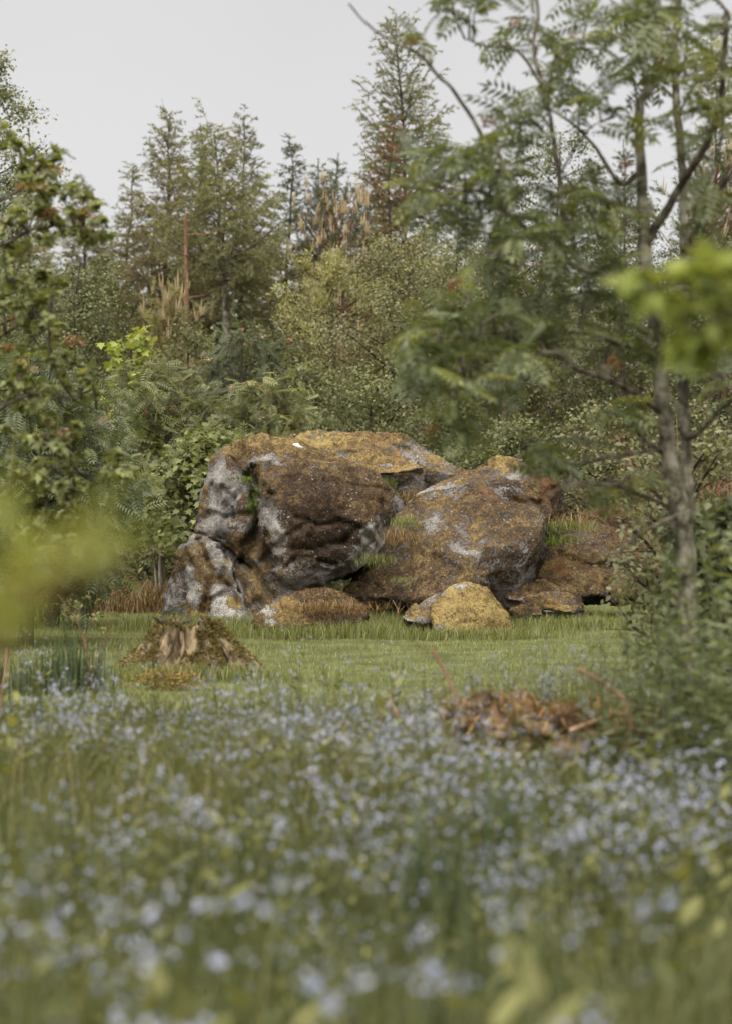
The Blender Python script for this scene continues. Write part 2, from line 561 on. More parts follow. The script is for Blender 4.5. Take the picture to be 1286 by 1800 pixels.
M['stump'] = bark_mat('rotten_wood', (.035, .024, .014), (.13, .095, .055), (.28, .215, .13), sc=16, stretch=.22, bump=1)
M['stick'] = bark_mat('red_stick', (.17, .09, .055), (.29, .17, .11), (.40, .27, .18), sc=10)
M['rot'] = bark_mat('rotten_debris', (.025, .016, .010), (.090, .056, .028), (.20, .135, .062), sc=7, stretch=1, bump=1)
M['pebble'] = bark_mat('pale_stone', (.32, .31, .29), (.5, .49, .47), (.62, .61, .59), sc=10, stretch=1, bump=.3)
M['rock'] = rock_mat()
M['ground'] = ground_mat()

R = np.random.default_rng(11)

# ------------------------------------------------------------------ ground
def axis(core0, core1, step, far, growth=1.35):
    a = list(np.arange(core0, core1 + step, step))
    s = step
    while a[-1] < far:
        s *= growth
        a.append(a[-1] + s)
    s = step
    while a[0] > -far:
        s *= growth
        a.insert(0, a[0] - s)
    return np.array(a)
gx, gy = axis(-9, 9, .3, 500), axis(0, 28, .3, 500)
X, Y = np.meshgrid(gx, gy)
Z = ground_z(X, Y)
nx, ny = len(gx), len(gy)
idx = np.arange(nx * ny).reshape(ny, nx)
Q = np.stack([idx[:-1, :-1], idx[:-1, 1:], idx[1:, 1:], idx[1:, :-1]], -1).reshape(-1, 4)
GV = np.stack([X, Y, Z], -1).reshape(-1, 3)
lit = np.clip((GV[:, 1] - 22.5 + 1.2 * fbm(GV * .5, 3, 8)) / 2.0, 0, 1)
tag(link('ground', data_mesh('ground', GV, Q, M['ground'], smooth=True, attrs={'litter': lit})), kind='structure')

# ------------------------------------------------------------------ rocks
def hull_mesh(pieces):
    bm = bmesh.new()
    for pc in pieces:
        b2 = bmesh.new()
        for p in pc: b2.verts.new(p)
        r = bmesh.ops.convex_hull(b2, input=b2.verts)
        bmesh.ops.delete(b2, geom=[g for g in set(r['geom_interior'] + r['geom_unused']) if isinstance(g, bmesh.types.BMVert)], context='VERTS')
        bmesh.ops.recalc_face_normals(b2, faces=b2.faces)
        tmp = bpy.data.meshes.new('t')
        b2.to_mesh(tmp)
        bm.from_mesh(tmp)
        b2.free()
        bpy.data.meshes.remove(tmp)
    me = bpy.data.meshes.new('hull')
    bm.to_mesh(me)
    bm.free()
    return me

def seg_dist(p, a, b):
    ab = b - a
    t = np.clip(((p - a) @ ab) / max(ab @ ab, 1e-9), 0, 1)
    return np.linalg.norm(p - (a + t[:, None] * ab), axis=1)

ROCKS = []
def rock(label, pieces, Y0, vox=.024, grooves=(), bumps=(), blobs=(), base=(.5, .3, .5, .2), upk=.35, amp=1.0, seed=0, name='boulder', group=None, tufts=2500, sm=1, strata=0.0, cat='boulder', facet=1.0):
    """pieces: hulls of (px,py,dy) control points; grooves: (points px, half-width px, depth m); blobs: (px,py,rad px,attr,value)"""
    pcs = [[P(a, b, Y0 + c) for a, b, c in pc] for pc in pieces]
    me = hull_mesh(pcs)
    o = bpy.data.objects.new('tmp', me)
    COL.objects.link(o)
    r = o.modifiers.new('r', 'REMESH')
    r.mode = 'VOXEL'
    r.voxel_size = vox
    s = o.modifiers.new('s', 'SMOOTH')
    s.iterations = sm
    s.factor = .5
    dg = bpy.context.evaluated_depsgraph_get()
    m2 = bpy.data.meshes.new_from_object(o.evaluated_get(dg))
    bpy.data.objects.remove(o)
    bpy.data.meshes.remove(me)
    n = len(m2.vertices)
    V = np.zeros(n * 3); m2.vertices.foreach_get('co', V); V = V.reshape(-1, 3)
    N = np.zeros(n * 3); m2.vertices.foreach_get('normal', N); N = N.reshape(-1, 3)
    npoly = len(m2.polygons)
    lt = np.zeros(npoly, dtype=np.int32); m2.polygons.foreach_get('loop_total', lt)
    Lp = np.zeros(len(m2.loops), dtype=np.int32); m2.loops.foreach_get('vertex_index', Lp)
    ls = np.zeros(npoly, dtype=np.int32); m2.polygons.foreach_get('loop_start', ls)
    q = ls[lt == 4]
    Qd = np.stack([Lp[q], Lp[q + 1], Lp[q + 2], Lp[q + 3]], -1)
    bpy.data.meshes.remove(m2)
    px = V[:, 0] / V[:, 1] * F + 643
    py = HY - (V[:, 2] - H) / V[:, 1] * F
    front = np.clip(-N[:, 1] * 1.6 + .55, 0, 1)
    pp = np.stack([px, py], -1)
    D = amp * (-.012 + .038 * fbm(V * 1.5, 3, seed) + .014 * ridged(V * 5.3, 3, seed + 5) + .020 * fbm(V * 14, 3, seed + 9))
    if strata:
        t = V @ np.array([.55, .15, .82]) * 9 + 1.2 * fbm(V * 2, 3, seed + 20)
        D = D + strata * (np.abs((t % 1) - .5) * 2 - .5)
    gf = np.random.default_rng(seed + 900)
    lo, hi = V.min(0), V.max(0)
    for sp_, am in ((.50, .25), (.19, .17)):
        ns = max(6, int(np.prod(hi - lo) / sp_ ** 3))
        ns = min(ns, 500)
        sd = gf.uniform(lo, hi, (ns, 3))
        sn = nrm(gf.normal(size=(ns, 3)) + np.array([0, -.4, .3]))
        Vw = V + .035 * np.stack([fbm(V * 3, 2, seed + 81), fbm(V * 3, 2, seed + 82), fbm(V * 3, 2, seed + 83)], -1)
        near = np.concatenate([((ch[:, None] - sd[None]) ** 2).sum(-1).argmin(1) for ch in np.array_split(Vw, max(1, len(V) // 8000))])
        D = D + facet * am * 1.15 * np.clip(((V - sd[near]) * sn[near]).sum(1), -sp_ * .45, sp_ * .45)
    V = V + N * D[:, None]
    for pts, hw, dep in grooves:
        pts = np.array(pts, dtype=float)
        jit = np.stack([fbm(V * 6, 2, seed + 31), fbm(V * 6, 2, seed + 37)], -1) * hw * .9
        d = np.min([seg_dist(pp + jit, pts[i], pts[i + 1]) for i in range(len(pts) - 1)], axis=0)
        w = np.exp(-(d / hw) ** 2) * front
        V[:, 1] += dep * w
    for (a, b, rx, ry, dep) in bumps:
        w = np.exp(-((px - a) / rx) ** 2 - ((py - b) / ry) ** 2) * front
        V[:, 1] -= dep * w
        V[:, 2] += .25 * dep * w
    at = dict(moss=np.full(n, base[0]), lichen=np.full(n, base[1]), gold=np.full(n, base[2]), rust=np.full(n, base[3]), green=np.zeros(n))
    at['moss'] = at['moss'] + upk * N[:, 2] + .42 * fbm(V * 2.4, 3, seed + 50)
    at['gold'] = at['gold'] + .35 * np.clip(N[:, 2], -1, 1) + .45 * fbm(V * 1.8, 3, seed + 60)
    wob = np.stack([fbm(V * 4, 3, seed + 71), fbm(V * 4, 3, seed + 77)], -1) * 22
    for (a, b, rx, ry, k, v) in blobs:
        w = np.exp(-(((pp[:, 0] + wob[:, 0] - a) / rx) ** 2 + ((pp[:, 1] + wob[:, 1] - b) / ry) ** 2) ** 1.5)
        at[k] = at[k] + v * w
    c = np.array([V[:, 0].mean(), V[:, 1].mean(), 0])
    me = data_mesh(name, V - c, Qd, M['rock'], smooth=True, attrs={k: np.clip(v, 0, 1.5) for k, v in at.items()})
    ob = tag(link(name, me, loc=c), label, cat, group)
    # moss cushions and fibres standing proud of the stone
    if tufts:
        g = np.random.default_rng(seed + 400)
        wgt = np.clip(at['moss'] - .45 + .5 * fbm(V * 9, 3, seed + 90), 0, 1) * (V[:, 2] > .03)
        fw = wgt[Qd].mean(1)
        fc = g.choice(len(Qd), size=tufts, p=fw / fw.sum())
        wv = g.dirichlet(np.ones(4), size=tufts)
        p = (V[Qd[fc]] * wv[..., None]).sum(1)
        nn = nrm(N[Qd[fc]].mean(1))
        d = nrm(nn * .8 + g.normal(size=(tufts, 3)) * .55 + np.array([0, 0, -.25]))
        mb = MB()
        tn = np.clip(.15 + .42 * at['gold'][Qd[fc, 0]] + .20 * g.normal(size=tufts), 0, 1)
        leaves(mb, p - nn * .006 - c, d, g.normal(size=(tufts, 3)), g.uniform(.012, .034, tufts), g.uniform(.004, .009, tufts), 'needle', tn)
        link('moss', mb.mesh('moss', M['moss']), ob, kind='stuff')
    ROCKS.append((ob, V, N, Qd, at))
    return ob

Y1 = 17.7
rock('huge boulder with an overhanging mossy brow, a grey cracked face and a green gully',
     [[(349, 932, .1), (357, 909, .12), (368, 850, .2), (373, 812, .3), (384, 790, .42), (398, 785, .5), (416, 791, .4), (440, 806, .1), (446, 850, -.02), (452, 900, -.12), (460, 965, -.22), (407, 976, -.15), (368, 955, .0),
       (362, 930, 1.4), (384, 800, 1.5), (459, 775, 1.5), (460, 990, 1.5)],
      [(416, 792, .35), (459, 765, .6), (473, 768, .6), (509, 780, .6), (530, 786, .7), (655, 832, .9), (440, 808, .15), (560, 818, .3), (470, 775, 1.8), (640, 832, 1.8), (640, 900, 1.8), (430, 900, .6), (650, 900, .8)],
      [(445, 824, -.17), (478, 803, -.02), (506, 800, .1), (590, 812, .3), (655, 833, .45), (680, 858, .35), (702, 886, .38), (698, 903, .33),
       (468, 880, -.42), (530, 903, -.49), (598, 903, -.49), (642, 922, -.42), (488, 960, -.46), (540, 985, -.58), (617, 983, -.50), (641, 984, -.12), (670, 959, .1), (618, 997, -.3),
       (495, 1035, -.40), (591, 1018, -.34), (470, 1000, -.32), (500, 812, 1.6), (690, 890, 1.5), (650, 985, 1.5), (480, 1040, 1.5)],
      [(405, 972, -.15), (460, 955, -.3), (492, 1030, -.43), (473, 1058, -.45), (455, 1095, -.48), (428, 1062, -.40), (393, 1000, -.2), (407, 980, 1.3), (455, 1100, 1.3), (540, 1045, 1.2), (560, 1100, .6), (560, 1010, -.3)]],
     Y1, vox=.0225, facet=.75, seed=1, base=(.45, .16, .42, .15), upk=.42, tufts=22000, strata=.012,
     grooves=[([(437, 830), (452, 868), (458, 905), (448, 940), (425, 975), (400, 990)], 9, .20), ([(446, 822), (456, 850), (475, 872)], 5, .12),
              ([(470, 880), (478, 930), (470, 985), (490, 1030)], 10, .12), ([(378, 858), (400, 905), (398, 945)], 7, .10), ([(372, 905), (402, 915), (440, 905)], 5, .08),
              ([(500, 960), (550, 968), (612, 950)], 5, .07), ([(455, 985), (490, 960), (540, 925)], 5, .06), ([(430, 990), (460, 1020), (480, 1050)], 6, .12), ([(405, 800), (420, 830), (445, 850)], 5, .10),
              ([(600, 960), (625, 930), (645, 920)], 4, .05), ([(530, 780), (560, 790), (640, 812)], 4, .08), ([(352, 944), (380, 960), (410, 980), (432, 1000)], 4, .22), ([(520, 910), (560, 925), (600, 915), (640, 928)], 3.5, .05), ([(505, 1000), (530, 975), (590, 990)], 3.5, .08), ([(560, 820), (600, 845), (680, 865)], 3, .04), ([(640, 930), (655, 960), (630, 985)], 3.5, .06), ([(395, 860), (415, 880), (412, 915)], 3.5, .09)],
     bumps=[(395, 930, 22, 18, .09), (420, 950, 20, 14, .06), (560, 870, 60, 22, .10), (490, 845, 25, 22, .08), (510, 1005, 22, 16, .08), (640, 870, 26, 24, .06), (560, 940, 40, 20, .05)],
     blobs=[(400, 870, 28, 40, 'moss', -.55), (385, 830, 14, 40, 'moss', -.4), (390, 930, 30, 14, 'moss', -.4), (475, 815, 32, 13, 'moss', -.75), (475, 815, 32, 13, 'lichen', .2),
            (492, 930, 14, 36, 'moss', -.55), (492, 925, 16, 34, 'lichen', .35), (660, 945, 20, 34, 'moss', -.6), (655, 950, 16, 30, 'lichen', .7), (630, 985, 16, 16, 'moss', -.6),
            (395, 795, 16, 16, 'gold', .3), (410, 800, 18, 16, 'moss', .5), (490, 785, 60, 18, 'moss', .6), (490, 785, 60, 18, 'gold', .35), (590, 850, 70, 34, 'moss', .45), (540, 850, 50, 25, 'gold', -.25),
            (560, 950, 80, 50, 'moss', .62), (570, 945, 80, 55, 'gold', -.6), (560, 880, 90, 35, 'gold', -.25), (660, 900, 30, 30, 'moss', .35), (570, 890, 40, 16, 'rust', .15), (420, 945, 45, 18, 'moss', .4), (440, 1000, 30, 30, 'moss', .2), (430, 940, 40, 20, 'gold', -.35),
            (430, 838, 14, 8, 'green', 1.0), (452, 880, 9, 34, 'green', .75), (665, 985, 18, 18, 'green', .7), (395, 1000, 40, 25, 'lichen', .3), (525, 1010, 50, 14, 'lichen', .3)])
rock('grey cracked wedge of rock with hanging gold moss pads, lowest corner of the boulder heap',
     [[(293, 1085, .0), (300, 1016, .05), (311, 977, .1), (334, 962, .1), (348, 946, .1), (353, 948, .04), (382, 963, -.1), (404, 979, -.2), (397, 1000, -.3), (420, 1040, -.45), (440, 1070, -.5), (452, 1098, -.5), (400, 1106, -.58), (330, 1106, -.38), (345, 1020, -.25),
       (300, 1100, 1.0), (348, 950, 1.1), (410, 985, 1.1), (450, 1100, 1.0), (312, 980, .9)]],
     Y1, vox=.017, seed=2, facet=.7, base=(.04, .34, .62, .1), upk=.25, tufts=3500, strata=.012,
     grooves=[([(312, 985), (322, 1030), (310, 1080)], 5, .09), ([(352, 955), (372, 1010), (352, 1090)], 6, .10), ([(400, 985), (385, 1020), (420, 1060)], 6, .10), ([(330, 970), (340, 1000)], 4, .07), ([(395, 1040), (365, 1060), (372, 1098)], 5, .07)],
     bumps=[(335, 990, 12, 20, .05), (375, 1050, 20, 22, .06), (405, 1000, 14, 12, .08)],
     blobs=[(332, 985, 14, 22, 'moss', .8), (318, 1000, 10, 30, 'moss', .5), (362, 985, 14, 22, 'moss', .6), (370, 1040, 10, 40, 'moss', .6), (335, 1070, 13, 14, 'moss', .9), (365, 1075, 12, 16, 'moss', .9), (395, 1025, 20, 9, 'moss', .7), (425, 1060, 20, 14, 'moss', .7),
            (335, 1070, 13, 14, 'gold', .4), (425, 1060, 20, 14, 'gold', .4), (345, 1040, 14, 20, 'lichen', .4), (400, 1075, 25, 25, 'lichen', .45), (380, 970, 20, 10, 'moss', -.5)])
rock('broad golden-brown slab lying highest at the back of the boulder heap',
     [[(509, 779, .3), (530, 764, .5), (557, 757, .6), (585, 753, .7), (620, 758, .7), (660, 768, .65), (672, 773, .6), (690, 767, .6), (705, 768, .6), (740, 785, .4), (775, 805, .3), (800, 820, .2), (818, 834, .2), (818, 870, .3), (530, 775, 1.8), (700, 780, 1.8), (810, 842, 1.5), (520, 850, .3), (650, 870, .25), (749, 870, .12), (800, 880, .2)],
      [(560, 806, -.1), (655, 833, -.48), (690, 832, -.52), (746, 821, -.48), (738, 808, -.1), (640, 795, .1), (655, 841, -.34), (744, 834, -.32), (620, 800, .3)],
      [(745, 822, -.1), (752, 858, .0), (800, 836, .05), (818, 845, .2), (800, 880, .2), (749, 880, .1), (780, 815, .3)]],
     18.9, vox=.022, facet=.6, seed=3, base=(.55, .3, .62, .3), upk=.30, tufts=9000,
     grooves=[([(672, 772), (690, 790), (720, 800)], 6, .07), ([(560, 765), (600, 790), (680, 815)], 6, .04)], bumps=[(700, 785, 20, 14, .06)],
     blobs=[(735, 790, 45, 18, 'moss', -.42), (735, 790, 45, 18, 'lichen', .15), (700, 775, 18, 8, 'lichen', .2), (570, 768, 40, 12, 'gold', .5), (650, 800, 60, 14, 'rust', .3), (585, 770, 18, 9, 'lichen', .4), (785, 822, 30, 14, 'moss', -.4)])
rock('rounded russet boulder with white lichen specks, leaning against the split beneath the leafy branch',
     [[(610, 1085, .2), (690, 1090, .1), (800, 1085, -.2), (900, 1065, -.1), (596, 1050, .15), (612, 1005, .35), (640, 985, .35), (640, 1050, -.1), (672, 1050, -.3), (777, 1056, -.62), (830, 1024, -.62), (883, 1008, -.47), (923, 1000, -.32), (943, 978, -.27), (955, 950, -.2), (960, 913, -.08), (690, 950, .1), (741, 868, .42), (814, 831, .6), (850, 814, .7), (883, 805, .75), (899, 806, .7), (943, 828, .6), (862, 880, -.02), (850, 960, -.48), (920, 895, -.03), (932, 950, -.3),
       (741, 880, 1.6), (899, 815, 1.9), (960, 900, 1.6), (700, 1050, 1.4), (940, 1050, 1.3), (676, 1065, .5), (790, 1070, -.1)],
      [(943, 828, .6), (984, 847, .85), (1000, 892, .95), (962, 915, .15), (925, 865, .28), (990, 930, 1.0), (950, 840, 1.6), (1000, 930, 1.6)]],
     17.5, vox=.022, facet=.5, seed=4, base=(.60, .08, .36, .12), upk=.15, tufts=11000,
     grooves=[([(866, 862), (905, 880), (950, 880)], 7, .08), ([(860, 870), (850, 910), (880, 950)], 6, .04), ([(900, 812), (912, 850), (955, 900)], 6, .06)],
     bumps=[(900, 860, 24, 18, .06), (790, 950, 80, 60, .07)],
     blobs=[(760, 860, 50, 10, 'lichen', .3), (760, 862, 60, 9, 'moss', -.6), (905, 832, 30, 12, 'moss', -.6), (905, 832, 30, 12, 'lichen', .25), (900, 870, 40, 20, 'lichen', .25), (900, 868, 36, 18, 'gold', -.45), (900, 870, 40, 16, 'moss', -.25), (870, 815, 40, 8, 'gold', .5), (855, 870, 24, 24, 'rust', .5), (830, 850, 50, 25, 'gold', .15),
            (780, 900, 60, 50, 'rust', .2), (930, 940, 30, 34, 'gold', -.3), (765, 930, 20, 30, 'lichen', .35), (765, 930, 18, 26, 'moss', -.22), (830, 965, 30, 8, 'moss', -.5), (830, 965, 30, 9, 'lichen', .3), (720, 1010, 50, 30, 'gold', -.2), (965, 860, 30, 25, 'rust', .7), (965, 860, 30, 25, 'moss', .3), (890, 985, 60, 18, 'gold', -.4)])
rock('dark grass-capped boulder almost hidden behind the twin-stemmed tree',
     [[(955, 1035, -.3), (935, 1008, -.1), (948, 978, 0), (992, 955, .2), (1028, 917, .4), (1044, 905, .5), (1069, 895, .55), (1097, 897, .5), (1112, 914, .4), (1126, 950, .2), (1136, 990, .1), (1141, 1045, 0), (1004, 1048, -.4), (1060, 980, -.05), (1090, 1050, -.3), (960, 1050, 1.3), (1060, 905, 1.5), (1140, 1050, 1.2)]],
     18.2, vox=.022, seed=5, base=(.62, .25, .30, .3), upk=.25, tufts=6000, grooves=[([(980, 985), (1040, 1000), (1120, 990)], 7, .08)], blobs=[(1080, 930, 40, 25, 'gold', -.2), (1000, 1010, 40, 16, 'rust', .3), (1000, 1025, 24, 10, 'lichen', .4)])
rock('small golden moss-covered boulder standing alone in the grass before the heap',
     [[(753, 1085, -.1), (757, 1068, .0), (770, 1046, .1), (778, 1039, .15), (802, 1026, .2), (818, 1023, .25), (840, 1028, .3), (856, 1034, .3), (876, 1060, .2), (892, 1083, .1), (896, 1110, .0), (762, 1115, -.2), (812, 1122, -.38), (870, 1115, -.2), (800, 1070, -.14), (850, 1075, -.08), (765, 1110, .7), (820, 1035, .75), (885, 1110, .7)]],
     16.4, vox=.016, facet=.35, seed=6, base=(.82, .3, 1.0, .0), upk=.2, tufts=7000, amp=.8, blobs=[(800, 1032, 30, 8, 'moss', -.75), (800, 1032, 34, 8, 'lichen', .5), (770, 1100, 20, 10, 'moss', -.6), (812, 1108, 20, 6, 'lichen', .5), (845, 1060, 30, 20, 'gold', .2), (776, 1045, 10, 8, 'moss', -.6)])
rock('flat pointed grey stone sheltering against the small golden boulder',
     [[(700, 1083, -.05), (715, 1075, .0), (738, 1063, .1), (765, 1056, .15), (785, 1052, .3), (775, 1085, -.02), (752, 1094, -.1), (710, 1094, -.1), (720, 1100, .6), (780, 1100, .6), (780, 1058, .6)]],
     16.45, vox=.016, seed=7, base=(.1, .35, .5, .1), tufts=250, amp=.5, name='stone', blobs=[(745, 1072, 24, 8, 'moss', .4)], cat='stone')
for k, (pc, yy, lab) in enumerate([
    ([(870, 1030, .2), (905, 1020, .3), (960, 1026, .4), (990, 1045, .2), (960, 1060, 0), (890, 1052, -.05), (880, 1075, .1), (900, 1035, .9), (980, 1050, .9), (970, 1080, .2)], 17.2, 'low brown ledge of rock lying below the undercut of the russet boulder'),
    ([(925, 1058, 0), (945, 1042, .2), (1000, 1042, .3), (1018, 1060, .1), (1010, 1078, 0), (940, 1078, 0), (960, 1090, .5), (1010, 1090, .5)], 17.05, 'mossy flat stone at the grass edge under the grass-capped dark boulder'),
    ([(892, 1072, 0), (915, 1062, .1), (945, 1066, .15), (952, 1080, .05), (905, 1086, 0), (930, 1092, .3)], 16.9, 'thin grey flake of stone in the grass beside the ledge')]):
    rock(lab, [pc], yy, vox=.017, seed=30 + k, base=(.42, .3, .45, .3), tufts=1500, amp=.6, name='stone', cat='stone')
rock('low brown mossy mound of turf in front of the overhanging boulder',
     [[(441, 1100, -.1), (455, 1076, .0), (486, 1068, .05), (528, 1036, .3), (577, 1032, .35), (604, 1044, .3), (638, 1054, .3), (655, 1082, .15), (636, 1098, .05), (602, 1102, -.15), (530, 1106, -.25), (466, 1106, -.2), (560, 1072, -.02), (500, 1082, -.15), (450, 1110, .7), (640, 1105, .7), (560, 1040, .8)]],
     16.62, vox=.019, facet=.15, seed=8, base=(.80, .2, .45, .15), upk=.15, tufts=14000, amp=1.5, name='mossy_mound', cat='mound', blobs=[(470, 1078, 14, 16, 'moss', -.8), (470, 1078, 14, 16, 'lichen', .4), (500, 1070, 30, 16, 'gold', .4), (530, 1085, 30, 12, 'gold', .3), (600, 1060, 60, 30, 'gold', -.25), (530, 1040, 30, 12, 'gold', -.3)])
for k, (a, b, yy, w, lab) in enumerate([(655, 1097, 16.8, 12, 'tiny grey pebble of rock in grass near the flat pointed stone'), (640, 1104, 16.7, 8, 'smallest pale pebble lying in the grass near the mound')]):
    rock(lab, [[(a - w, b + 6, 0), (a - w * .6, b - 5, .02), (a + w * .4, b - 7, .03), (a + w, b + 5, 0), (a, b + 8, -.05), (a, b + 8, .1), (a + w * .7, b - 2, .1)]], yy, vox=.012, seed=40 + k, base=(.2, .5, .5, 0), tufts=0, amp=.2, name='pebble', cat='stone')
mb = MB()
th = np.linspace(0, 2 * np.pi, 11)[:-1]
c0 = P(524, 785, 18.05)
ring = [np.stack([.052 * r * np.cos(th) * (1 + .12 * np.sin(3 * th)), .04 * r * np.sin(th), np.full(10, z * .6) - .014 * np.cos(th)], -1) for r, z in ((.75, -.02), (1, 0), (.9, .02), (.5, .026))]
Vr = np.concatenate(ring + [np.array([[0, 0, .035]])])
Tr = []
for i in range(3):
    for j in range(10):
        a, b, c_, d = i * 10 + j, i * 10 + (j + 1) % 10, (i + 1) * 10 + (j + 1) % 10, (i + 1) * 10 + j
        Tr += [(a, b, c_), (a, c_, d)]
Tr += [(30 + j, 30 + (j + 1) % 10, 40) for j in range(10)]
mb.add(Vr, Tr)
tag(link('white_stone', mb.mesh('white_stone', M['pebble'], smooth=True), loc=c0), 'small smooth white stone lying on top of the heap', 'stone')

# ------------------------------------------------------------------ stump
def stump():
    c = P(332, 1190, 12.6); c[2] = gz(c[0], 12.6)
    root = empty('tree_stump', c, 'rotten mossy tree stump with flaring roots and a hollow front', 'stump')
    g = np.random.default_rng(5)
    na, nh = 110, 30
    th = np.arange(na) / na * 2 * np.pi
    lobes = [(math.pi * 1.02, .20, .42), (-.04, .22, .40), (-2.2, .08, .25), (-1.0, .10, .25), (1.2, .25, .3), (2.3, .25, .3), (-1.6, .05, .2)]
    V = []
    for i in range(nh):
        t = i / (nh - 1)
        fl = (1 - t) ** 1.25
        r = .165 + .13 * (1 - t) ** 1.1
        rr = np.full(na, r)
        for a, amp, w in lobes:
            d = (th - a + np.pi) % (2 * np.pi) - np.pi
            rr = rr + amp * fl * np.exp(-(d / w) ** 2) + .03 * (1 - t * .4) * np.exp(-(d / (w * .6)) ** 2)
        pn = np.stack([np.cos(th) * 3.2, np.sin(th) * 3.2, np.full(na, t * .9)], -1)
        rr = rr * (1 + .10 * ridged(pn * 1.5, 3, 3) + .05 * fbm(pn * 4, 3, 9))
        d = (th + np.pi * .5 + np.pi) % (2 * np.pi) - np.pi
        rr = rr - .09 * np.exp(-((d + .1) / .38) ** 2) * np.exp(-((t - .62) / .33) ** 2)
        top = .335 + .045 * vnoise(np.stack([np.cos(th) * 2.5, np.sin(th) * 2.5, 0 * th], -1), 21) + .04 * vnoise(np.stack([np.cos(th) * 7, np.sin(th) * 7, 0 * th], -1), 22)
        V.append(np.stack([rr * np.cos(th), rr * np.sin(th), t * top - .03], -1))
    for k, (s, z) in enumerate(((.8, -.03), (.5, -.10), (.2, -.13))):
        v = V[nh - 1].copy()
        v[:, :2] *= s
        v[:, 2] += z + .015 * g.normal(size=na)
        V.append(v)
    n2 = len(V)
    V = np.concatenate(V)
    ii = np.arange(n2 - 1)[:, None] * na
    jj = np.arange(na)[None]
    Qs = np.stack([ii + jj, ii + (jj + 1) % na, ii + na + (jj + 1) % na, ii + na + jj], -1).reshape(-1, 4)
    link('trunk', data_mesh('stump_wood', V, Qs, M['stump'], smooth=True), root)
    mb = MB()
    n = 26000
    pick = g.integers(0, na * nh, n)
    p = V[pick]
    out = nrm(np.stack([p[:, 0], p[:, 1], 0.12 + 0 * p[:, 0]], -1))
    keep = (fbm(p * 9, 3, 77) + .35 * np.abs(np.cos(np.arctan2(p[:, 1], p[:, 0]))) > .12)
    p, out = p[keep], out[keep]
    leaves(mb, p + g.normal(size=p.shape) * .006, out + g.normal(size=p.shape) * .5, g.normal(size=p.shape), g.uniform(.012, .03, len(p)), g.uniform(.006, .012, len(p)), 'needle', g.uniform(0, 1, len(p)))
    link('moss', mb.mesh('moss', leaf_mat('stump_moss', [(0, (.075, .065, .020)), (.5, (.17, .14, .045)), (1, (.31, .25, .10))], rough=.95, transl=.15, spec=.1)), root, kind='stuff')
    for (x, z, l, a, w) in ((-.12, .33, .115, 2.75, .05), (-.06, .325, .07, .25, .03), (.06, .325, .08, .5, .035), (.13, .32, .05, .2, .03), (.02, .33, .06, 1.9, .03), (-.09, .33, .05, 1.3, .025), (.10, .325, .06, 1.2, .02), (-.15, .31, .06, 2.2, .025)):
        mb = MB()
        q = np.array([0, .25, .6, 1.0])
        tube(mb, np.stack([x + math.cos(a) * q * l, -.06 + 0 * q, z + math.sin(a) * q * l * (.35 + .5 * q)], -1), np.array([w * .4, w * .5, w * .3, .002]), 6, rough=.15)
        link('bark_shard', mb.mesh('bark_shard', M['bark_dark'], smooth=False), root)
    for a, l, w in ((math.pi * 1.02, .47, .024), (-.14, .56, .028), (-.62, .46, .018), (-2.1, .36, .016), (-1.75, .31, .013)):
        mb = MB()
        q = np.linspace(0, 1, 8)
        rr = .165 + q * (l - .165)
        zz = .30 * (1 - q) ** 1.1 - .022
        tube(mb, np.stack([rr * np.cos(a + .1 * np.sin(q * 5)), rr * np.sin(a + .1 * np.sin(q * 5)), zz], -1), w * (1.1 - .6 * q), 8, rough=.12, seed=int(l * 100))
        link('root', mb.mesh('root', M['stump'], smooth=True), root)
stump()

# ------------------------------------------------------------------ tree builders
def sub_rng(s): return np.random.default_rng(s)

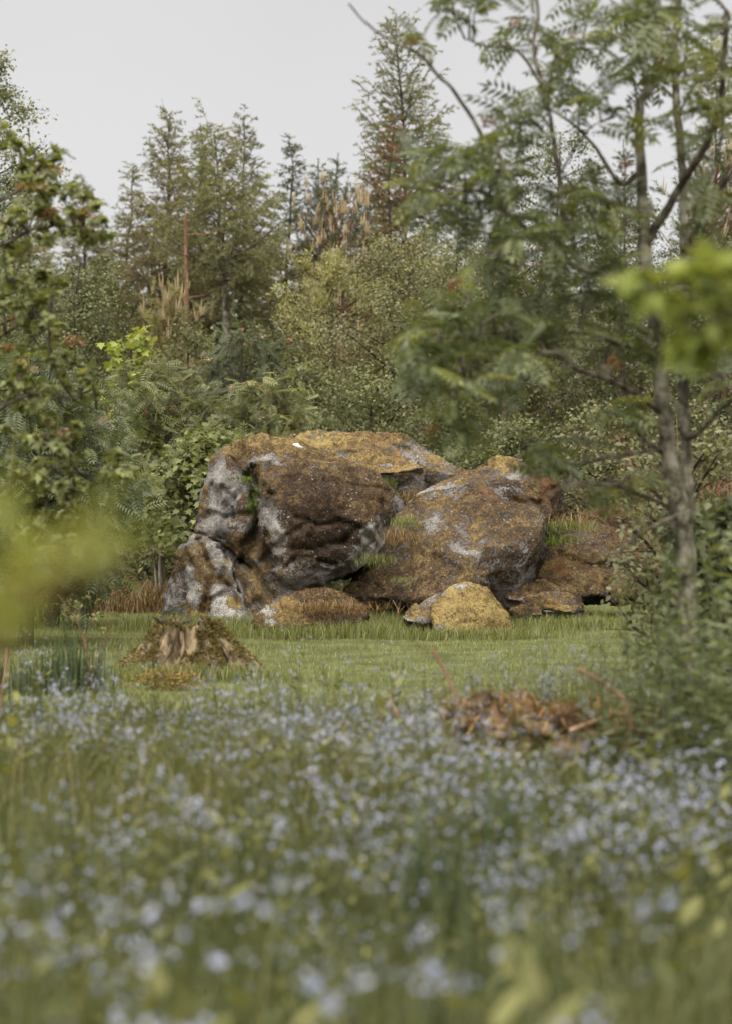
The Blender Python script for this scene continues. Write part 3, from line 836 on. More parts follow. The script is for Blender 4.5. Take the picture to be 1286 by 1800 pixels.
def broadleaf(h, w, b=.15, nl=26, nt=9, nleaf=9000, L=.05, W=.035, tpl='rhomb', seed=0, tr=.06, rise=.55, droop=.3, spread=.07, shape='oval', lmat='birch', bmat='bark_dark', tbias=0.0, extra=None, bend=.04):
    g = sub_rng(seed)
    wood, crown = MB(), MB()
    K = 9
    tt = np.linspace(0, 1, K)
    trunk = np.stack([np.cumsum(g.normal(size=K)) * bend * h / 6, np.cumsum(g.normal(size=K)) * bend * h / 6, tt * h * .96], -1)
    trunk[0, :2] = 0
    tube(wood, np.vstack([trunk[0] - [0, 0, .2], trunk]), np.concatenate([[tr * 1.15], tr * (1.05 - .93 * tt)]), 7, rough=.06, seed=seed)
    def prof(t):
        if shape == 'oval': return np.sqrt(np.clip(1 - (2 * t - .85) ** 2 / 1.4, .02, 1))
        if shape == 'cone': return np.clip(1.05 - t, .06, 1) ** .8
        if shape == 'dome': return np.sqrt(np.clip(1 - t ** 2, .03, 1))
        return np.sqrt(np.clip(1 - (2 * t - 1) ** 2, .05, 1))
    A, B_, Rr = [], [], []
    for i in range(nl):
        t = (i + g.uniform(.1, .9)) / nl
        z0 = h * (b + (1 - b) * t * .93)
        st = np.array([np.interp(z0, trunk[:, 2], trunk[:, k]) for k in range(3)])
        az = i * 2.399963 + g.normal() * .35
        r = w * .5 * prof(t) * g.uniform(.7, 1.12)
        st[2] = max(.05, z0 - r * rise * .55)
        st[:2] = [np.interp(st[2], trunk[:, 2], trunk[:, k]) for k in (0, 1)]
        q = np.linspace(0, 1, 6)
        lat = np.array([-math.sin(az), math.cos(az)]) * g.normal() * .18 * r
        pts = np.stack([st[0] + math.cos(az) * r * q + lat[0] * q ** 2, st[1] + math.sin(az) * r * q + lat[1] * q ** 2, st[2] + r * rise * (q * 1.1 - .25 * q ** 2) + g.normal() * .04 * q], -1)
        rad = tr * .42 * (1 - .8 * t) * (1 - .8 * q) + .004
        tube(wood, pts, rad, 5, seed=i)
        for k in range(nt):
            s = g.uniform(.25, 1) ** .8
            p0 = np.array([np.interp(s, q, pts[:, c]) for c in range(3)])
            dd = nrm(np.array([math.cos(az), math.sin(az), .35]) + g.normal(size=3) * .75)
            l = (r * .34 + .12) * g.uniform(.6, 1.25)
            p1 = p0 + dd * l + np.array([0, 0, -droop * l * .6])
            A.append(p0); B_.append(p1); Rr.append(l)
            if k % 2 == 0:
                tube(wood, np.array([p0, (p0 + p1) / 2 + [0, 0, droop * l * .1], p1]), np.array([.006, .004, .002]), 3)
    A, B_ = np.array(A), np.array(B_)
    nT = len(A)
    m = max(1, int(nleaf / nT))
    clump = g.uniform(-.34, .34, nT)
    s = g.uniform(.12, 1.05, (nT, m))[..., None]
    p = A[:, None] * (1 - s) + B_[:, None] * s + g.normal(size=(nT, m, 3)) * spread
    p[..., 2] -= droop * .12 * s[..., 0]
    p = p.reshape(-1, 3)
    d = nrm(np.repeat(B_ - A, m, 0)) * .6 + g.normal(size=(nT * m, 3)) * .7 + np.array([0, 0, -droop])
    n = np.array([0, -.25, 1.0]) + g.normal(size=(nT * m, 3)) * .42
    sz = g.uniform(.7, 1.3, nT * m)
    tn = np.clip(.45 + tbias + np.repeat(clump, m) + .13 * g.normal(size=nT * m), 0, 1)
    keep = p[:, 2] > .03
    leaves(crown, p[keep], d[keep], n[keep], (L * sz)[keep], (W * sz)[keep], tpl, tn[keep])
    return wood.mesh('trunk', M[bmat], smooth=True), crown.mesh('crown', M[lmat])

def conifer(h, w, z0=.12, seed=0, style='larch', lmat='larch', bmat='bark_dark', tr=.09, whorl=.30, per=6, need=.075, brown=0.0, dens=1.0, gap=.12):
    g = sub_rng(seed)
    wood, crown = MB(), MB()
    K = 12
    tt = np.linspace(0, 1, K)
    tp = np.stack([np.cumsum(g.normal(size=K)) * .006 * h, np.cumsum(g.normal(size=K)) * .006 * h, tt * h], -1)
    tp[0, :2] = 0
    tube(wood, np.vstack([tp[0] - [0, 0, .3], tp]), np.concatenate([[tr * 1.1], tr * (1.02 - tt) + .006]), 7, rough=.05, seed=seed)
    PA, DA, LA, TA = [], [], [], []
    z = h * z0
    while z < h * .985:
        t = z / h
        npr = max(2, int(per * (1.15 - .5 * t)))
        a0 = g.uniform(0, 6.28)
        for k in range(npr):
            if g.uniform() < gap * (1 - t): continue
            az = a0 + k * 6.283 / npr + g.normal() * .25
            u = (1 - t) / (1 - z0)
            r = w * .60 * (u ** .82) * g.uniform(.6, 1.15) + .07
            if style == 'larch': el = .85 * t - .05 + g.normal() * .15
            else: el = .55 * t - .15 + g.normal() * .1
            q = np.linspace(0, 1, 6)
            zz = z + g.normal() * whorl * .25
            bx, by = np.interp(zz, tp[:, 2], tp[:, 0]), np.interp(zz, tp[:, 2], tp[:, 1])
            up = math.tan(el) * q - .30 * (1 - t) * q + .28 * q ** 2.5
            pts = np.stack([bx + math.cos(az) * r * q, by + math.sin(az) * r * q, zz + r * up], -1)
            tube(wood, pts, (.022 * u + .006) * (1 - .85 * q), 4)
            nb = max(3, int(r / .062 * dens))
            for j in range(nb):
                s = g.uniform(.12, 1)
                p0 = np.array([np.interp(s, q, pts[:, c]) for c in range(3)])
                sd = 1 if j % 2 else -1
                l = (.34 * r * (1 - s) + .16 + .14 * u) * g.uniform(.6, 1.3)
                a2 = az + sd * g.uniform(.5, 1.2)
                dz = (-.55 * u if style == 'larch' else -.2) + g.normal() * .25 + .35 * t
                d = nrm(np.array([math.cos(a2), math.sin(a2), dz]))
                PA.append(p0); DA.append(d * l); LA.append(l)
                TA.append(np.clip(.55 + .15 * g.normal() + .3 * (s - .6) - brown * (1 - t) ** 1.2 * g.uniform(.4, 1.3), 0, 1))
            PA.append(pts[3]); DA.append(pts[-1] - pts[3]); LA.append(r * .4); TA.append(.7)
        z += whorl * g.uniform(.7, 1.3) * (1 - .45 * t)
    PA, DA, LA, TA = map(np.array, (PA, DA, LA, TA))
    PA = np.vstack([PA, tp[-1:] - [0, 0, .5]]); DA = np.vstack([DA, [[0, 0, .52]]]); LA = np.append(LA, .5); TA = np.append(TA, .6)
    cnt = np.maximum(3, (LA / .0122).astype(int))
    ix = np.repeat(np.arange(len(PA)), cnt)
    s = g.uniform(0, 1.02, len(ix))
    p = PA[ix] + DA[ix] * s[:, None]
    if style == 'larch': p[:, 2] -= .05 * s
    d = nrm(nrm(DA[ix]) * .8 + g.normal(size=(len(ix), 3)) * .75 + np.array([0, 0, .15]))
    leaves(crown, p, d, g.normal(size=(len(ix), 3)), need * g.uniform(.7, 1.3, len(ix)), need * .28, 'needle', np.clip(TA[ix] + .13 * g.normal(size=len(ix)), 0, 1))
    # bare twigs show where needles are thin
    sel = np.nonzero(LA > .16)[0][::2]
    for k in sel[:350]:
        tube(wood, np.array([PA[k], PA[k] + DA[k]]), np.array([.007, .003]), 3)
    return wood.mesh('trunk', M[bmat], smooth=True), crown.mesh('crown', M[lmat])

def pine(h, w, seed=0, lmat='pine', nshoot=150, need=.085, z0=.12, tr=.07, up=.5, bmat='bark_red', per=46):
    """upswept shoots each a bottlebrush of needles; returns shoot tips for candles"""
    g = sub_rng(seed)
    wood, crown = MB(), MB()
    tube(wood, np.array([[0, 0, -.2], [0.02 * h, 0, h * .4], [0, .02 * h, h * .9]]), np.array([tr, tr * .75, .012]), 7)
    tips = []
    P0, D0, TN = [], [], []
    for i in range(nshoot):
        t = g.uniform(0, 1) ** .75
        az = g.uniform(0, 6.283)
        r = w * .5 * math.sqrt(max(.02, 1 - (t * 1.02 - .12) ** 2 * 1.05)) * g.uniform(.35, 1.0) ** .6
        z = h * (z0 + (1 - z0) * t)
        tip = np.array([math.cos(az) * r, math.sin(az) * r, z + g.normal() * .1])
        b0 = np.array([tip[0] * .15, tip[1] * .15, max(.1, z - r * .55 - .2)])
        mid = (b0 + tip) / 2 + np.array([0, 0, -.12 * r])
        q = smooth_path([b0, mid, tip], 3)
        tube(wood, q, np.linspace(.016, .007, len(q)), 4)
        for k in range(3):
            l = g.uniform(.22, .4)
            d = nrm(np.array([math.cos(az) * .5 + g.normal() * .4, math.sin(az) * .5 + g.normal() * .4, up + g.uniform(0, .6)]))
            st = tip + g.normal(size=3) * .10 - d * l * .5
            P0.append(st); D0.append(d * l); TN.append(np.clip(.5 + .22 * g.normal(), 0, 1))
            tips.append((st + d * l, t))
    P0, D0, TN = map(np.array, (P0, D0, TN))
    ix = np.repeat(np.arange(len(P0)), per)
    s = g.uniform(0, 1, len(ix))
    dd = nrm(D0[ix])
    pr = nrm(np.cross(dd, g.normal(size=(len(ix), 3))))
    leaves(crown, P0[ix] + D0[ix] * s[:, None], dd * .75 + pr * .8, g.normal(size=(len(ix), 3)), need * g.uniform(.75, 1.2, len(ix)), .011, 'needle', np.clip(TN[ix] + .12 * g.normal(size=len(ix)), 0, 1))
    return wood.mesh('trunk', M[bmat], smooth=True), crown.mesh('crown', M[lmat]), tips

def place(name, label, meshes, px, Y, rz=0, s=1.0, sz=None, group=None, cat='tree'):
    x = (px - 643) / F * Y
    o = empty(name, (x, Y, gz(x, Y)), label, cat, group)
    o.rotation_euler = (0, 0, rz)
    o.scale = (s, s, sz or s)
    link('trunk', meshes[0], o)
    c = link('crown', meshes[1], o, kind='stuff')
    return o

def hgt(px, py, Y):
    return float(P(px, py, Y)[2]) - gz((px - 643) / F * Y, Y)
def wid(p, Y): return p / F * Y

def clump_mesh(name, mat, r, n, size, seed, tpl='rhomb'):
    g = sub_rng(seed)
    mb = MB()
    p = nrm(g.normal(size=(n, 3))) * (g.uniform(.2, 1, (n, 1)) ** .5) * r
    leaves(mb, p, g.normal(size=(n, 3)), g.normal(size=(n, 3)), size, size * .8, tpl, g.uniform(0, 1, n))
    return mb.mesh(name, M[mat])

# ---- conifers
CG = 'conifers standing along the back of the clearing'
def con(label, px, py, wpx, Y, name='larch_tree', rz=0, **k):
    m = conifer(hgt(px, py, Y), wid(wpx, Y), **k)
    return place(name, label, m, px, Y, rz=rz, group=CG)
con('bushy grey-green larch with brown lower boughs, tallest of the clump beside the pale trunk', 290, 203, 240, 44, seed=101, style='larch', lmat='larch', brown=1.1, dens=1.25, z0=.06)
con('thin larch spire pressed against the brown-boughed larch', 336, 218, 140, 45.5, seed=102, lmat='larch', brown=.5, z0=.2, gap=.35)
con('light green larch with a long bare pale trunk below its drooping crown', 402, 230, 240, 41, seed=103, lmat='larch_g', bmat='bark_grey', z0=.54, brown=.25, tr=.11, dens=1.2)
con('larch with a forked dark top rising behind the bare-trunked larch', 420, 200, 175, 46, seed=104, lmat='larch', brown=.1, z0=.2)
con('slender open-topped spruce standing apart beside the clump of larches', 490, 247, 135, 48, name='spruce_tree', seed=105, style='spruce', lmat='spruce', z0=.1, per=6, gap=.2)
con('tall feathery larch overtopping every other conifer, sky around its crown', 702, 22, 330, 45, seed=106, lmat='larch_g', z0=.15, gap=.15, dens=.66, per=7, tr=.1)
con('dead conifer with rust-brown needles under the tallest larch', 684, 212, 190, 42, name='dead_conifer', seed=107, style='spruce', lmat='deadc', z0=.05, dens=1.1)
con('dense low spruce whose top shows above the birch at the edge of the larches', 212, 285, 120, 47, name='spruce_tree', seed=108, style='spruce', lmat='larch', z0=.1, brown=.3)
con('spruce top glimpsed through the gap in the rowan leaves', 1092, 245, 130, 50, name='spruce_tree', seed=109, style='spruce', lmat='spruce', gap=.2)
sm = conifer(hgt(555, 283, 52), wid(95, 52), seed=110, style='spruce', lmat='spruce', z0=.1, whorl=.42, gap=.2)
for k, (px, Y, s, lab) in enumerate([(555, 52, 1, 'small pointed spruce with tiered tufts behind the candle-topped pine'), (578, 55, .98, 'thinnest spruce spire between two small pointed spruces'), (603, 50, 1.0, 'small pointed spruce nearest the tallest larch, behind the candle-topped pine')]):
    place('spruce_tree', lab, sm, px, Y, rz=k * 2.1, s=s, group=CG)
con('dark drooping spruce in deep shade behind the twin-stemmed rowan', 1262, 540, 230, 23, name='spruce_tree', seed=112, style='spruce', lmat='spruce', z0=.05, dens=1.2, tr=.06)
con('thin young spruce tip rising above the candle-topped pine in the corner', 1228, 35, 150, 50, name='spruce_tree', seed=113, style='spruce', lmat='larch_g', z0=.1)
con('larch half hidden behind the hawthorn branches, sky above its tip', 150, 318, 190, 50, seed=114, lmat='larch', z0=.08, brown=.2)
con('dense larch deepest behind the hawthorn branches', 60, 300, 200, 52, seed=115, lmat='larch_g', z0=.08)
# far wood behind
fw = [conifer(6.5, 3.0, seed=120 + k, style='spruce', lmat='spruce', z0=.02, whorl=.42, dens=1.0, need=.10) for k in range(2)]
for k in range(16):
    place('spruce_tree', 'far spruce in the shadowed wood closing the back of the clearing', fw[k % 2], -120 + k * 102 + R.normal() * 20, R.uniform(56, 64), rz=R.uniform(0, 6), s=R.uniform(.62, .82), group='far spruces of the shadowed wood')

for k, (px, py) in enumerate([(170, 410), (255, 380), (345, 400), (455, 390), (540, 420), (640, 430)]):
    yy = 53 + 2 * (k % 3)
    sc_ = hgt(px, py, yy) / 6.5
    place('spruce_tree', 'far spruce in the shadowed wood closing the back of the clearing', fw[k % 2], px, yy, rz=k * 1.3, s=sc_ * 1.25, sz=sc_, group='far spruces of the shadowed wood')
# ---- pines with candles
def candle_mesh():
    mb = MB()
    g = sub_rng(9)
    for k in range(3):
        a = k * 1.7
        h = (.30, .19, .17, .14)[k]
        o = np.array([math.cos(a), math.sin(a), 0]) * (.0 if k == 0 else .03)
        q = np.linspace(0, 1, 5)
        tube(mb, np.stack([o[0] * (1 + q * .8), o[1] * (1 + q * .8), q * h - .03], -1), np.array([.008, .011, .010, .007, .002]), 5, tint=g.uniform(.2, .9))
    return mb.mesh('candle', M['candle'], smooth=True)
CAND = candle_mesh()
def pine_tree(label, px, py, wpx, Y, ncand, seed, name='pine_tree', cs=1.0, **k):
    h = hgt(px, py, Y)
    a, b, tips = pine(h, wid(wpx, Y), seed=seed, **k)
    o = place(name, label, (a, b), px, Y, group='pines at the back of the clearing')
    g = sub_rng(seed + 1)
    tips = sorted(tips, key=lambda q: q[0][1] - .6 * q[0][2] * 0 + g.normal() * .5 - q[1] * 1.2)[:ncand]
    for p, t in tips:
        c = link('candle', CAND, o, p)
        c.rotation_euler = (g.normal() * .12, g.normal() * .12, g.uniform(0, 6))
        c.scale = (cs, cs, cs * g.uniform(.7, 1.2))
    return o
pine_tree('dark pine covered in upright tan candles, between the small spruces and the pale bushy pine', 592, 325, 215, 37, 90, 201, z0=.25, nshoot=190)
pine_tree('pine with yellow-tan candles low in front of the larch trunks', 310, 520, 150, 33, 30, 202, lmat='palepine', nshoot=110, z0=.3)
pine_tree('pine bristling with candles, seen through the top of the twin-stemmed rowan', 1250, 270, 260, 33, 50, 203, nshoot=220, z0=.2)
o_ = MB()
q0 = smooth_path([(.03, 0, -.2), (0, 0, 1.5), (-.05, .05, 3.4), (-.08, 0, 5.4)], 4)
tube(o_, q0, np.linspace(.075, .03, len(q0)), 8, rough=.04)
for k in range(9):
    z = 1.8 + .4 * k
    a = k * 2.4
    tube(o_, np.array([[-.03, 0, z], [-.03 + math.cos(a) * .35, math.sin(a) * .35, z + .02], [-.03 + math.cos(a) * .75, math.sin(a) * .75, z + .16]]), np.array([.016, .011, .004]), 4)
x = (334 - 643) / F * 38
tag(link('dead_pine', o_.mesh('dead_pine', M['bark_red'], smooth=True), loc=(x, 38, gz(x, 38))), 'bare reddish pine stem with short dead branches, beside the pale larch trunk', 'tree')

# ---- broadleaf trees and shrubs behind
place('pine_tree', 'pale yellow-green bushy pine with no tan candles, next to the birch',
      broadleaf(hgt(572, 425, 31), wid(235, 31), seed=204, nleaf=21000, L=.075, W=.024, b=.06, nl=46, nt=11, spread=.055, rise=.8, droop=-.25, lmat='palepine', tbias=.05), 572, 31, group='pines at the back of the clearing')
BG_ = 'broadleaf trees behind the boulders'
SG = 'shrubs along the edge of the grass'
def bl(label, px, py, wpx, Y, name='birch_tree', group=BG_, rz=0, cat='tree', **k):
    return place(name, label, broadleaf(hgt(px, py, Y), wid(wpx, Y), **k), px, Y, rz=rz, group=group, cat=cat)
bl('tall birch at the frame edge, its crown cut off above the hawthorn branches', 18, 65, 250, 28, seed=301, nleaf=19000, b=.25, droop=.7, L=.05, W=.036, bmat='bark_dark', nl=40, shape='oval')
bl('round dense green birch with a thin dark stem, below the larch clump', 133, 440, 230, 27, seed=302, nleaf=19000, b=.12, droop=.35, L=.045, W=.034, nl=36, nt=11, spread=.10)
bl('bright lime-green young maple poking out above the rowan bushes', 243, 572, 95, 24.5, name='maple_tree', seed=303, nleaf=900, L=.10, W=.10, tpl='lobed', lmat='lime', b=.3, nl=14, nt=5)
bl('spreading grey-green rowan bush with orange buds below the lime-green maple', 300, 622, 300, 23.5, name='rowan_tree', seed=304, nleaf=2500, L=.17, W=.17, tpl='pinnate', lmat='rowan', b=.06, nl=34, nt=8, droop=.35, spread=.09, shape='dome')
bl('dark thin-crowned rowan with an open forked stem above the other rowans', 425, 556, 170, 25.5, name='rowan_tree', seed=305, nleaf=1000, L=.16, W=.16, tpl='pinnate', lmat='pine', b=.35, nl=16, nt=6, bmat='bark_dark', tr=.05)
bl('pale-topped rowan bush close behind the overhanging boulder', 478, 660, 260, 22.5, name='rowan_tree', seed=306, nleaf=2800, L=.16, W=.16, tpl='pinnate', lmat='rowan', b=.06, nl=32, nt=8, droop=.3, shape='dome', tbias=.12, spread=.08)
bl('hawthorn bush with dark hollow underside next to the grey face of the boulder', 365, 745, 215, 20.8, name='hawthorn_bush', seed=307, nleaf=4200, L=.075, W=.07, tpl='lobed', lmat='maple', b=.36, nl=30, nt=9, droop=.4, shape='dome', group=SG, cat='bush', tbias=-.1)
bl('large pale birch with fine leaves behind the golden slab', 690, 388, 290, 30, seed=308, nleaf=20000, b=.08, droop=.4, L=.046, W=.034, nl=44, nt=12, spread=.11, lmat='willow')
bl('mid-green birch behind the drooping rowan branch', 825, 370, 280, 31.5, seed=309, nleaf=17000, b=.1, droop=.4, L=.046, W=.034, nl=40, nt=12, spread=.11)
bl('tall birch with fine sprays of leaves against the sky beyond the rowan', 965, 205, 260, 34, seed=310, nleaf=16000, b=.2, droop=.5, L=.05, W=.036, nl=38, nt=10, spread=.10, bmat='bark_dark')
bl('birch with a pinkish bare lower stem, thicker of the stems seen beyond the rowan branch', 912, 400, 250, 28.5, seed=311, nleaf=13000, b=.48, droop=.4, L=.046, W=.034, nl=30, nt=11, tr=.075, bmat='bark_birch', spread=.10, bend=.015)
bl('birch with the thinner pinkish stem, seen beyond the rowan branch', 884, 470, 180, 28, seed=312, nleaf=8000, b=.5, droop=.4, L=.046, W=.034, nl=24, nt=9, tr=.055, bmat='bark_birch', bend=.015)
bl('broad dim birch behind the twin stems of the rowan', 1100, 330, 290, 31, seed=313, nleaf=18000, b=.1, droop=.4, L=.048, W=.036, nl=40, nt=11, spread=.11, tbias=-.1)
bl('birch at the frame edge deep behind the rowan crown', 1300, 380, 300, 30, seed=314, nleaf=16000, b=.1, droop=.4, L=.048, W=.036, nl=36, nt=11, spread=.11, tbias=-.1)
for k, (lab, px, py, w, Y, kw) in enumerate([
    ('low birch scrub filling in just behind the golden slab', 640, 640, 260, 24.5, dict(lmat='birch')),
    ('dark scrub bush behind the saddle between the two main boulders', 790, 690, 260, 24.0, dict(lmat='birch', tbias=-.12)),
    ('grey-green bush with fine leaves below the pinkish birch stems', 905, 735, 200, 23, dict(lmat='birch')),
    ('rounded pale bush behind the grass-capped dark boulder', 1055, 705, 230, 24, dict(lmat='willow')),
    ('dim bush filling the corner behind the twin-stemmed rowan', 1200, 700, 280, 22, dict(lmat='birch', tbias=-.1)),
    ('dense undergrowth bush between the rowan bushes and the pale birch', 560, 620, 240, 27, dict(lmat='rowan')),
    ('shaded bush behind the spreading rowan bush', 190, 640, 240, 25, dict(lmat='birch', tbias=-.05)),
    ('shadowy bush at the edge of the grass behind the dead grey stems', 255, 800, 200, 23.2, dict(lmat='birch', tbias=-.2)),
    ('bush at the foot of the round birch, half lost behind maple leaves', 60, 600, 260, 24, dict(lmat='birch')),
    ('bush in the wood showing under the lime-green maple', 330, 560, 260, 30, dict(lmat='birch', tbias=-.15)),
    ('bush in the wood showing under the pale bushy pine', 480, 560, 240, 30, dict(lmat='birch', tbias=-.15)),
    ]):
    bl(lab, px, py, w, Y, name='leafy_bush', group=SG, cat='bush', seed=330 + k, nleaf=9500, L=.05, W=.038, b=.04, nl=34, nt=10, spread=.09, shape='dome', droop=.25, **kw)
# more small trees deep in the wood so no open sky shows low down
dw = broadleaf(4.2, 3.6, seed=360, nleaf=9000, L=.085, W=.065, b=.05, nl=32, nt=10, spread=.14, tbias=-.15)
for k in range(11):
    place('birch_tree', 'dim birch deep in the wood between the trunks', dw, -60 + k * 140 + R.normal() * 25, R.uniform(43, 50), rz=R.uniform(0, 6), s=R.uniform(.9, 1.15), group='dim birches deep in the wood')

def blossoms(o, crown, n, size, seed):
    g = sub_rng(seed)
    me = [clump_mesh('flower_cluster', k, .05, 26, .035, seed + i) for i, k in enumerate(('bud', 'cream'))]
    nv = len(crown.vertices)
    V = np.zeros(nv * 3, dtype=np.float32); crown.vertices.foreach_get('co', V); V = V.reshape(-1, 3)
    f = V[(V[:, 2] > np.quantile(V[:, 2], .45)) & (V[:, 1] < np.quantile(V[:, 1], .45))]
    for i in range(n):
        p = f[int(g.integers(0, len(f)))] * np.array([1.03, 1.03, 1.01])
        c = link('flower_cluster', me[int(g.uniform() < .4)], o, p)
        s = size * g.uniform(.6, 1.2)
        c.scale = (s, s, s * .6)
for o in [o for o in bpy.data.objects if o.name.startswith('rowan_tree') and o.get('group') == BG_]:
    cr_ = [c for c in o.children if c.name.startswith('crown')][0]
    blossoms(o, cr_.data, 26, .9, 900 + len(o.name))
# ---- nearer shrubs at the sides
bl('leafy rowan shrub overhanging the grass, behind the yellow-green blur', 45, 610, 330, 15, name='rowan_shrub', seed=371, nleaf=2600, L=.15, W=.15, tpl='pinnate', lmat='rowan_near', b=.2, nl=34, nt=8, droop=.3, shape='oval', group=SG, cat='bush', spread=.08)
bl('darker rowan shrub beside the dead grey stems', 92, 730, 240, 17.5, name='rowan_shrub', seed=372, nleaf=2200, L=.15, W=.15, tpl='pinnate', lmat='rowan', b=.2, nl=30, nt=8, droop=.3, shape='oval', group=SG, cat='bush', spread=.08, tbias=-.05)
bl('sparse twiggy willow bush with pale leaves beside the rowan stems', 1215, 745, 300, 12, name='willow_bush', seed=373, nleaf=3600, L=.05, W=.028, lmat='willow', b=.04, nl=40, nt=7, droop=.1, shape='dome', group=SG, cat='bush', spread=.035, rise=.9, tbias=-.2)
bl('green bush low behind the rowan foot at the frame edge', 1270, 860, 240, 10.5, name='leafy_bush', seed=374, nleaf=3200, L=.06, W=.042, lmat='mint', b=.04, nl=30, nt=8, droop=.2, shape='dome', group=SG, cat='bush', spread=.04)

# ---- dead grey stems and brush
DG = 'dead grey stems by the boulder'
for k, (pts, Y, r, lab) in enumerate([
    ([(284, 1050), (282, 990), (285, 950), (280, 925), (283, 900)], 21.0, .024, 'thickest silver dead stem standing by the hawthorn bush'),
    ([(278, 1045), (273, 1000), (271, 970), (264, 935)], 21.1, .015, 'thin grey dead stem leaning just left of the thickest one'),
    ([(286, 1045), (289, 1000), (287, 975), (296, 945)], 21.05, .010, 'short thin dead stem close to the boulder')]):
    mb = MB()
    q = smooth_path([P(a, b, Y) for a, b in pts], 4)
    q[0][2] = -.05
    tube(mb, q, np.linspace(r, r * .6, len(q)), 7, rough=.12, seed=k)
    if k == 0:
        for s, dx, dz in ((5, .06, .09), (8, -.05, .11)):
            tube(mb, np.array([q[s], q[s] + [dx, -.02, dz]]), np.array([.008, .003]), 4)
    c = q[0].copy()
    tag(link('dead_sapling', mb.mesh('dead_sapling', M['deadwood'], smooth=True, off=c), loc=c), lab, 'stem', DG)
mb = MB()
n = 1500
px_, Yb = R.uniform(140, 292, n), R.uniform(20.0, 21.6, n)
pos = np.stack([(px_ - 643) / F * Yb, Yb, 0 * Yb], -1)
pos[:, 2] = ground_z(pos[:, 0], pos[:, 1])
blades(mb, pos, R.uniform(.1, .42, n), R.uniform(.006, .014, n), R.uniform(0, 6.28, n), R.uniform(.2, 1.5, n), R.uniform(0, 1, n))
tag(link('dead_bracken', mb.mesh('dead_bracken', M['straw'])), 'heap of dead brown bracken at the far edge of the grass', 'bracken', kind='stuff')
mb = MB()
for k in range(90):
    p0 = np.array([(R.uniform(1190, 1330) - 643) / F * 14.5, R.uniform(14, 15.2), 0.2])
    d = nrm(np.array([R.normal() * .5, R.normal() * .3, 1]))
    l = R.uniform(.9, 1.65)
    q = np.array([p0, p0 + d * l * .5 + R.normal(size=3) * .08, p0 + d * l + R.normal(size=3) * .15])
    tube(mb, q, np.array([.010, .007, .002]), 4, tint=.5)
    for j in range(3):
        tube(mb, np.array([q[1] + (q[2] - q[1]) * j / 3, q[1] + (q[2] - q[1]) * j / 3 + R.normal(size=3) * .16]), np.array([.004, .0015]), 3)
tag(link('bare_thicket', mb.mesh('bare_thicket', M['bark_red'])), 'tangle of bare brown twigs behind the rowan stems', 'thicket', kind='stuff')

# ------------------------------------------------------------------ foreground trees drawn from their limbs
def leaf_obj_matrix(p, d, n, s):
    d = nrm(d); x = nrm(np.cross(d, n)); z = np.cross(x, d)
    A = np.eye(4)
    A[:3, 0] = x * s; A[:3, 1] = d * s; A[:3, 2] = z * s; A[:3, 3] = p
    return A

def template_mesh(name, tpl, mat, n=3, jitter=.06, W=1.0, thick=False):
    out = []
    tv, tt = TPL[tpl]
    for k in range(n):
        g = sub_rng(700 + k)
        v = tv * np.array([W, 1, 1])
        v = v + np.stack([.10 * (k - 1) * v[:, 1] ** 2, 0 * v[:, 0], -.12 * k * v[:, 1] ** 2 + .15 * W * v[:, 0] * (k - 1) * v[:, 1]], -1)
        v = v + g.normal(size=v.shape) * jitter * .15
        out.append([v, tt, g])
    return out

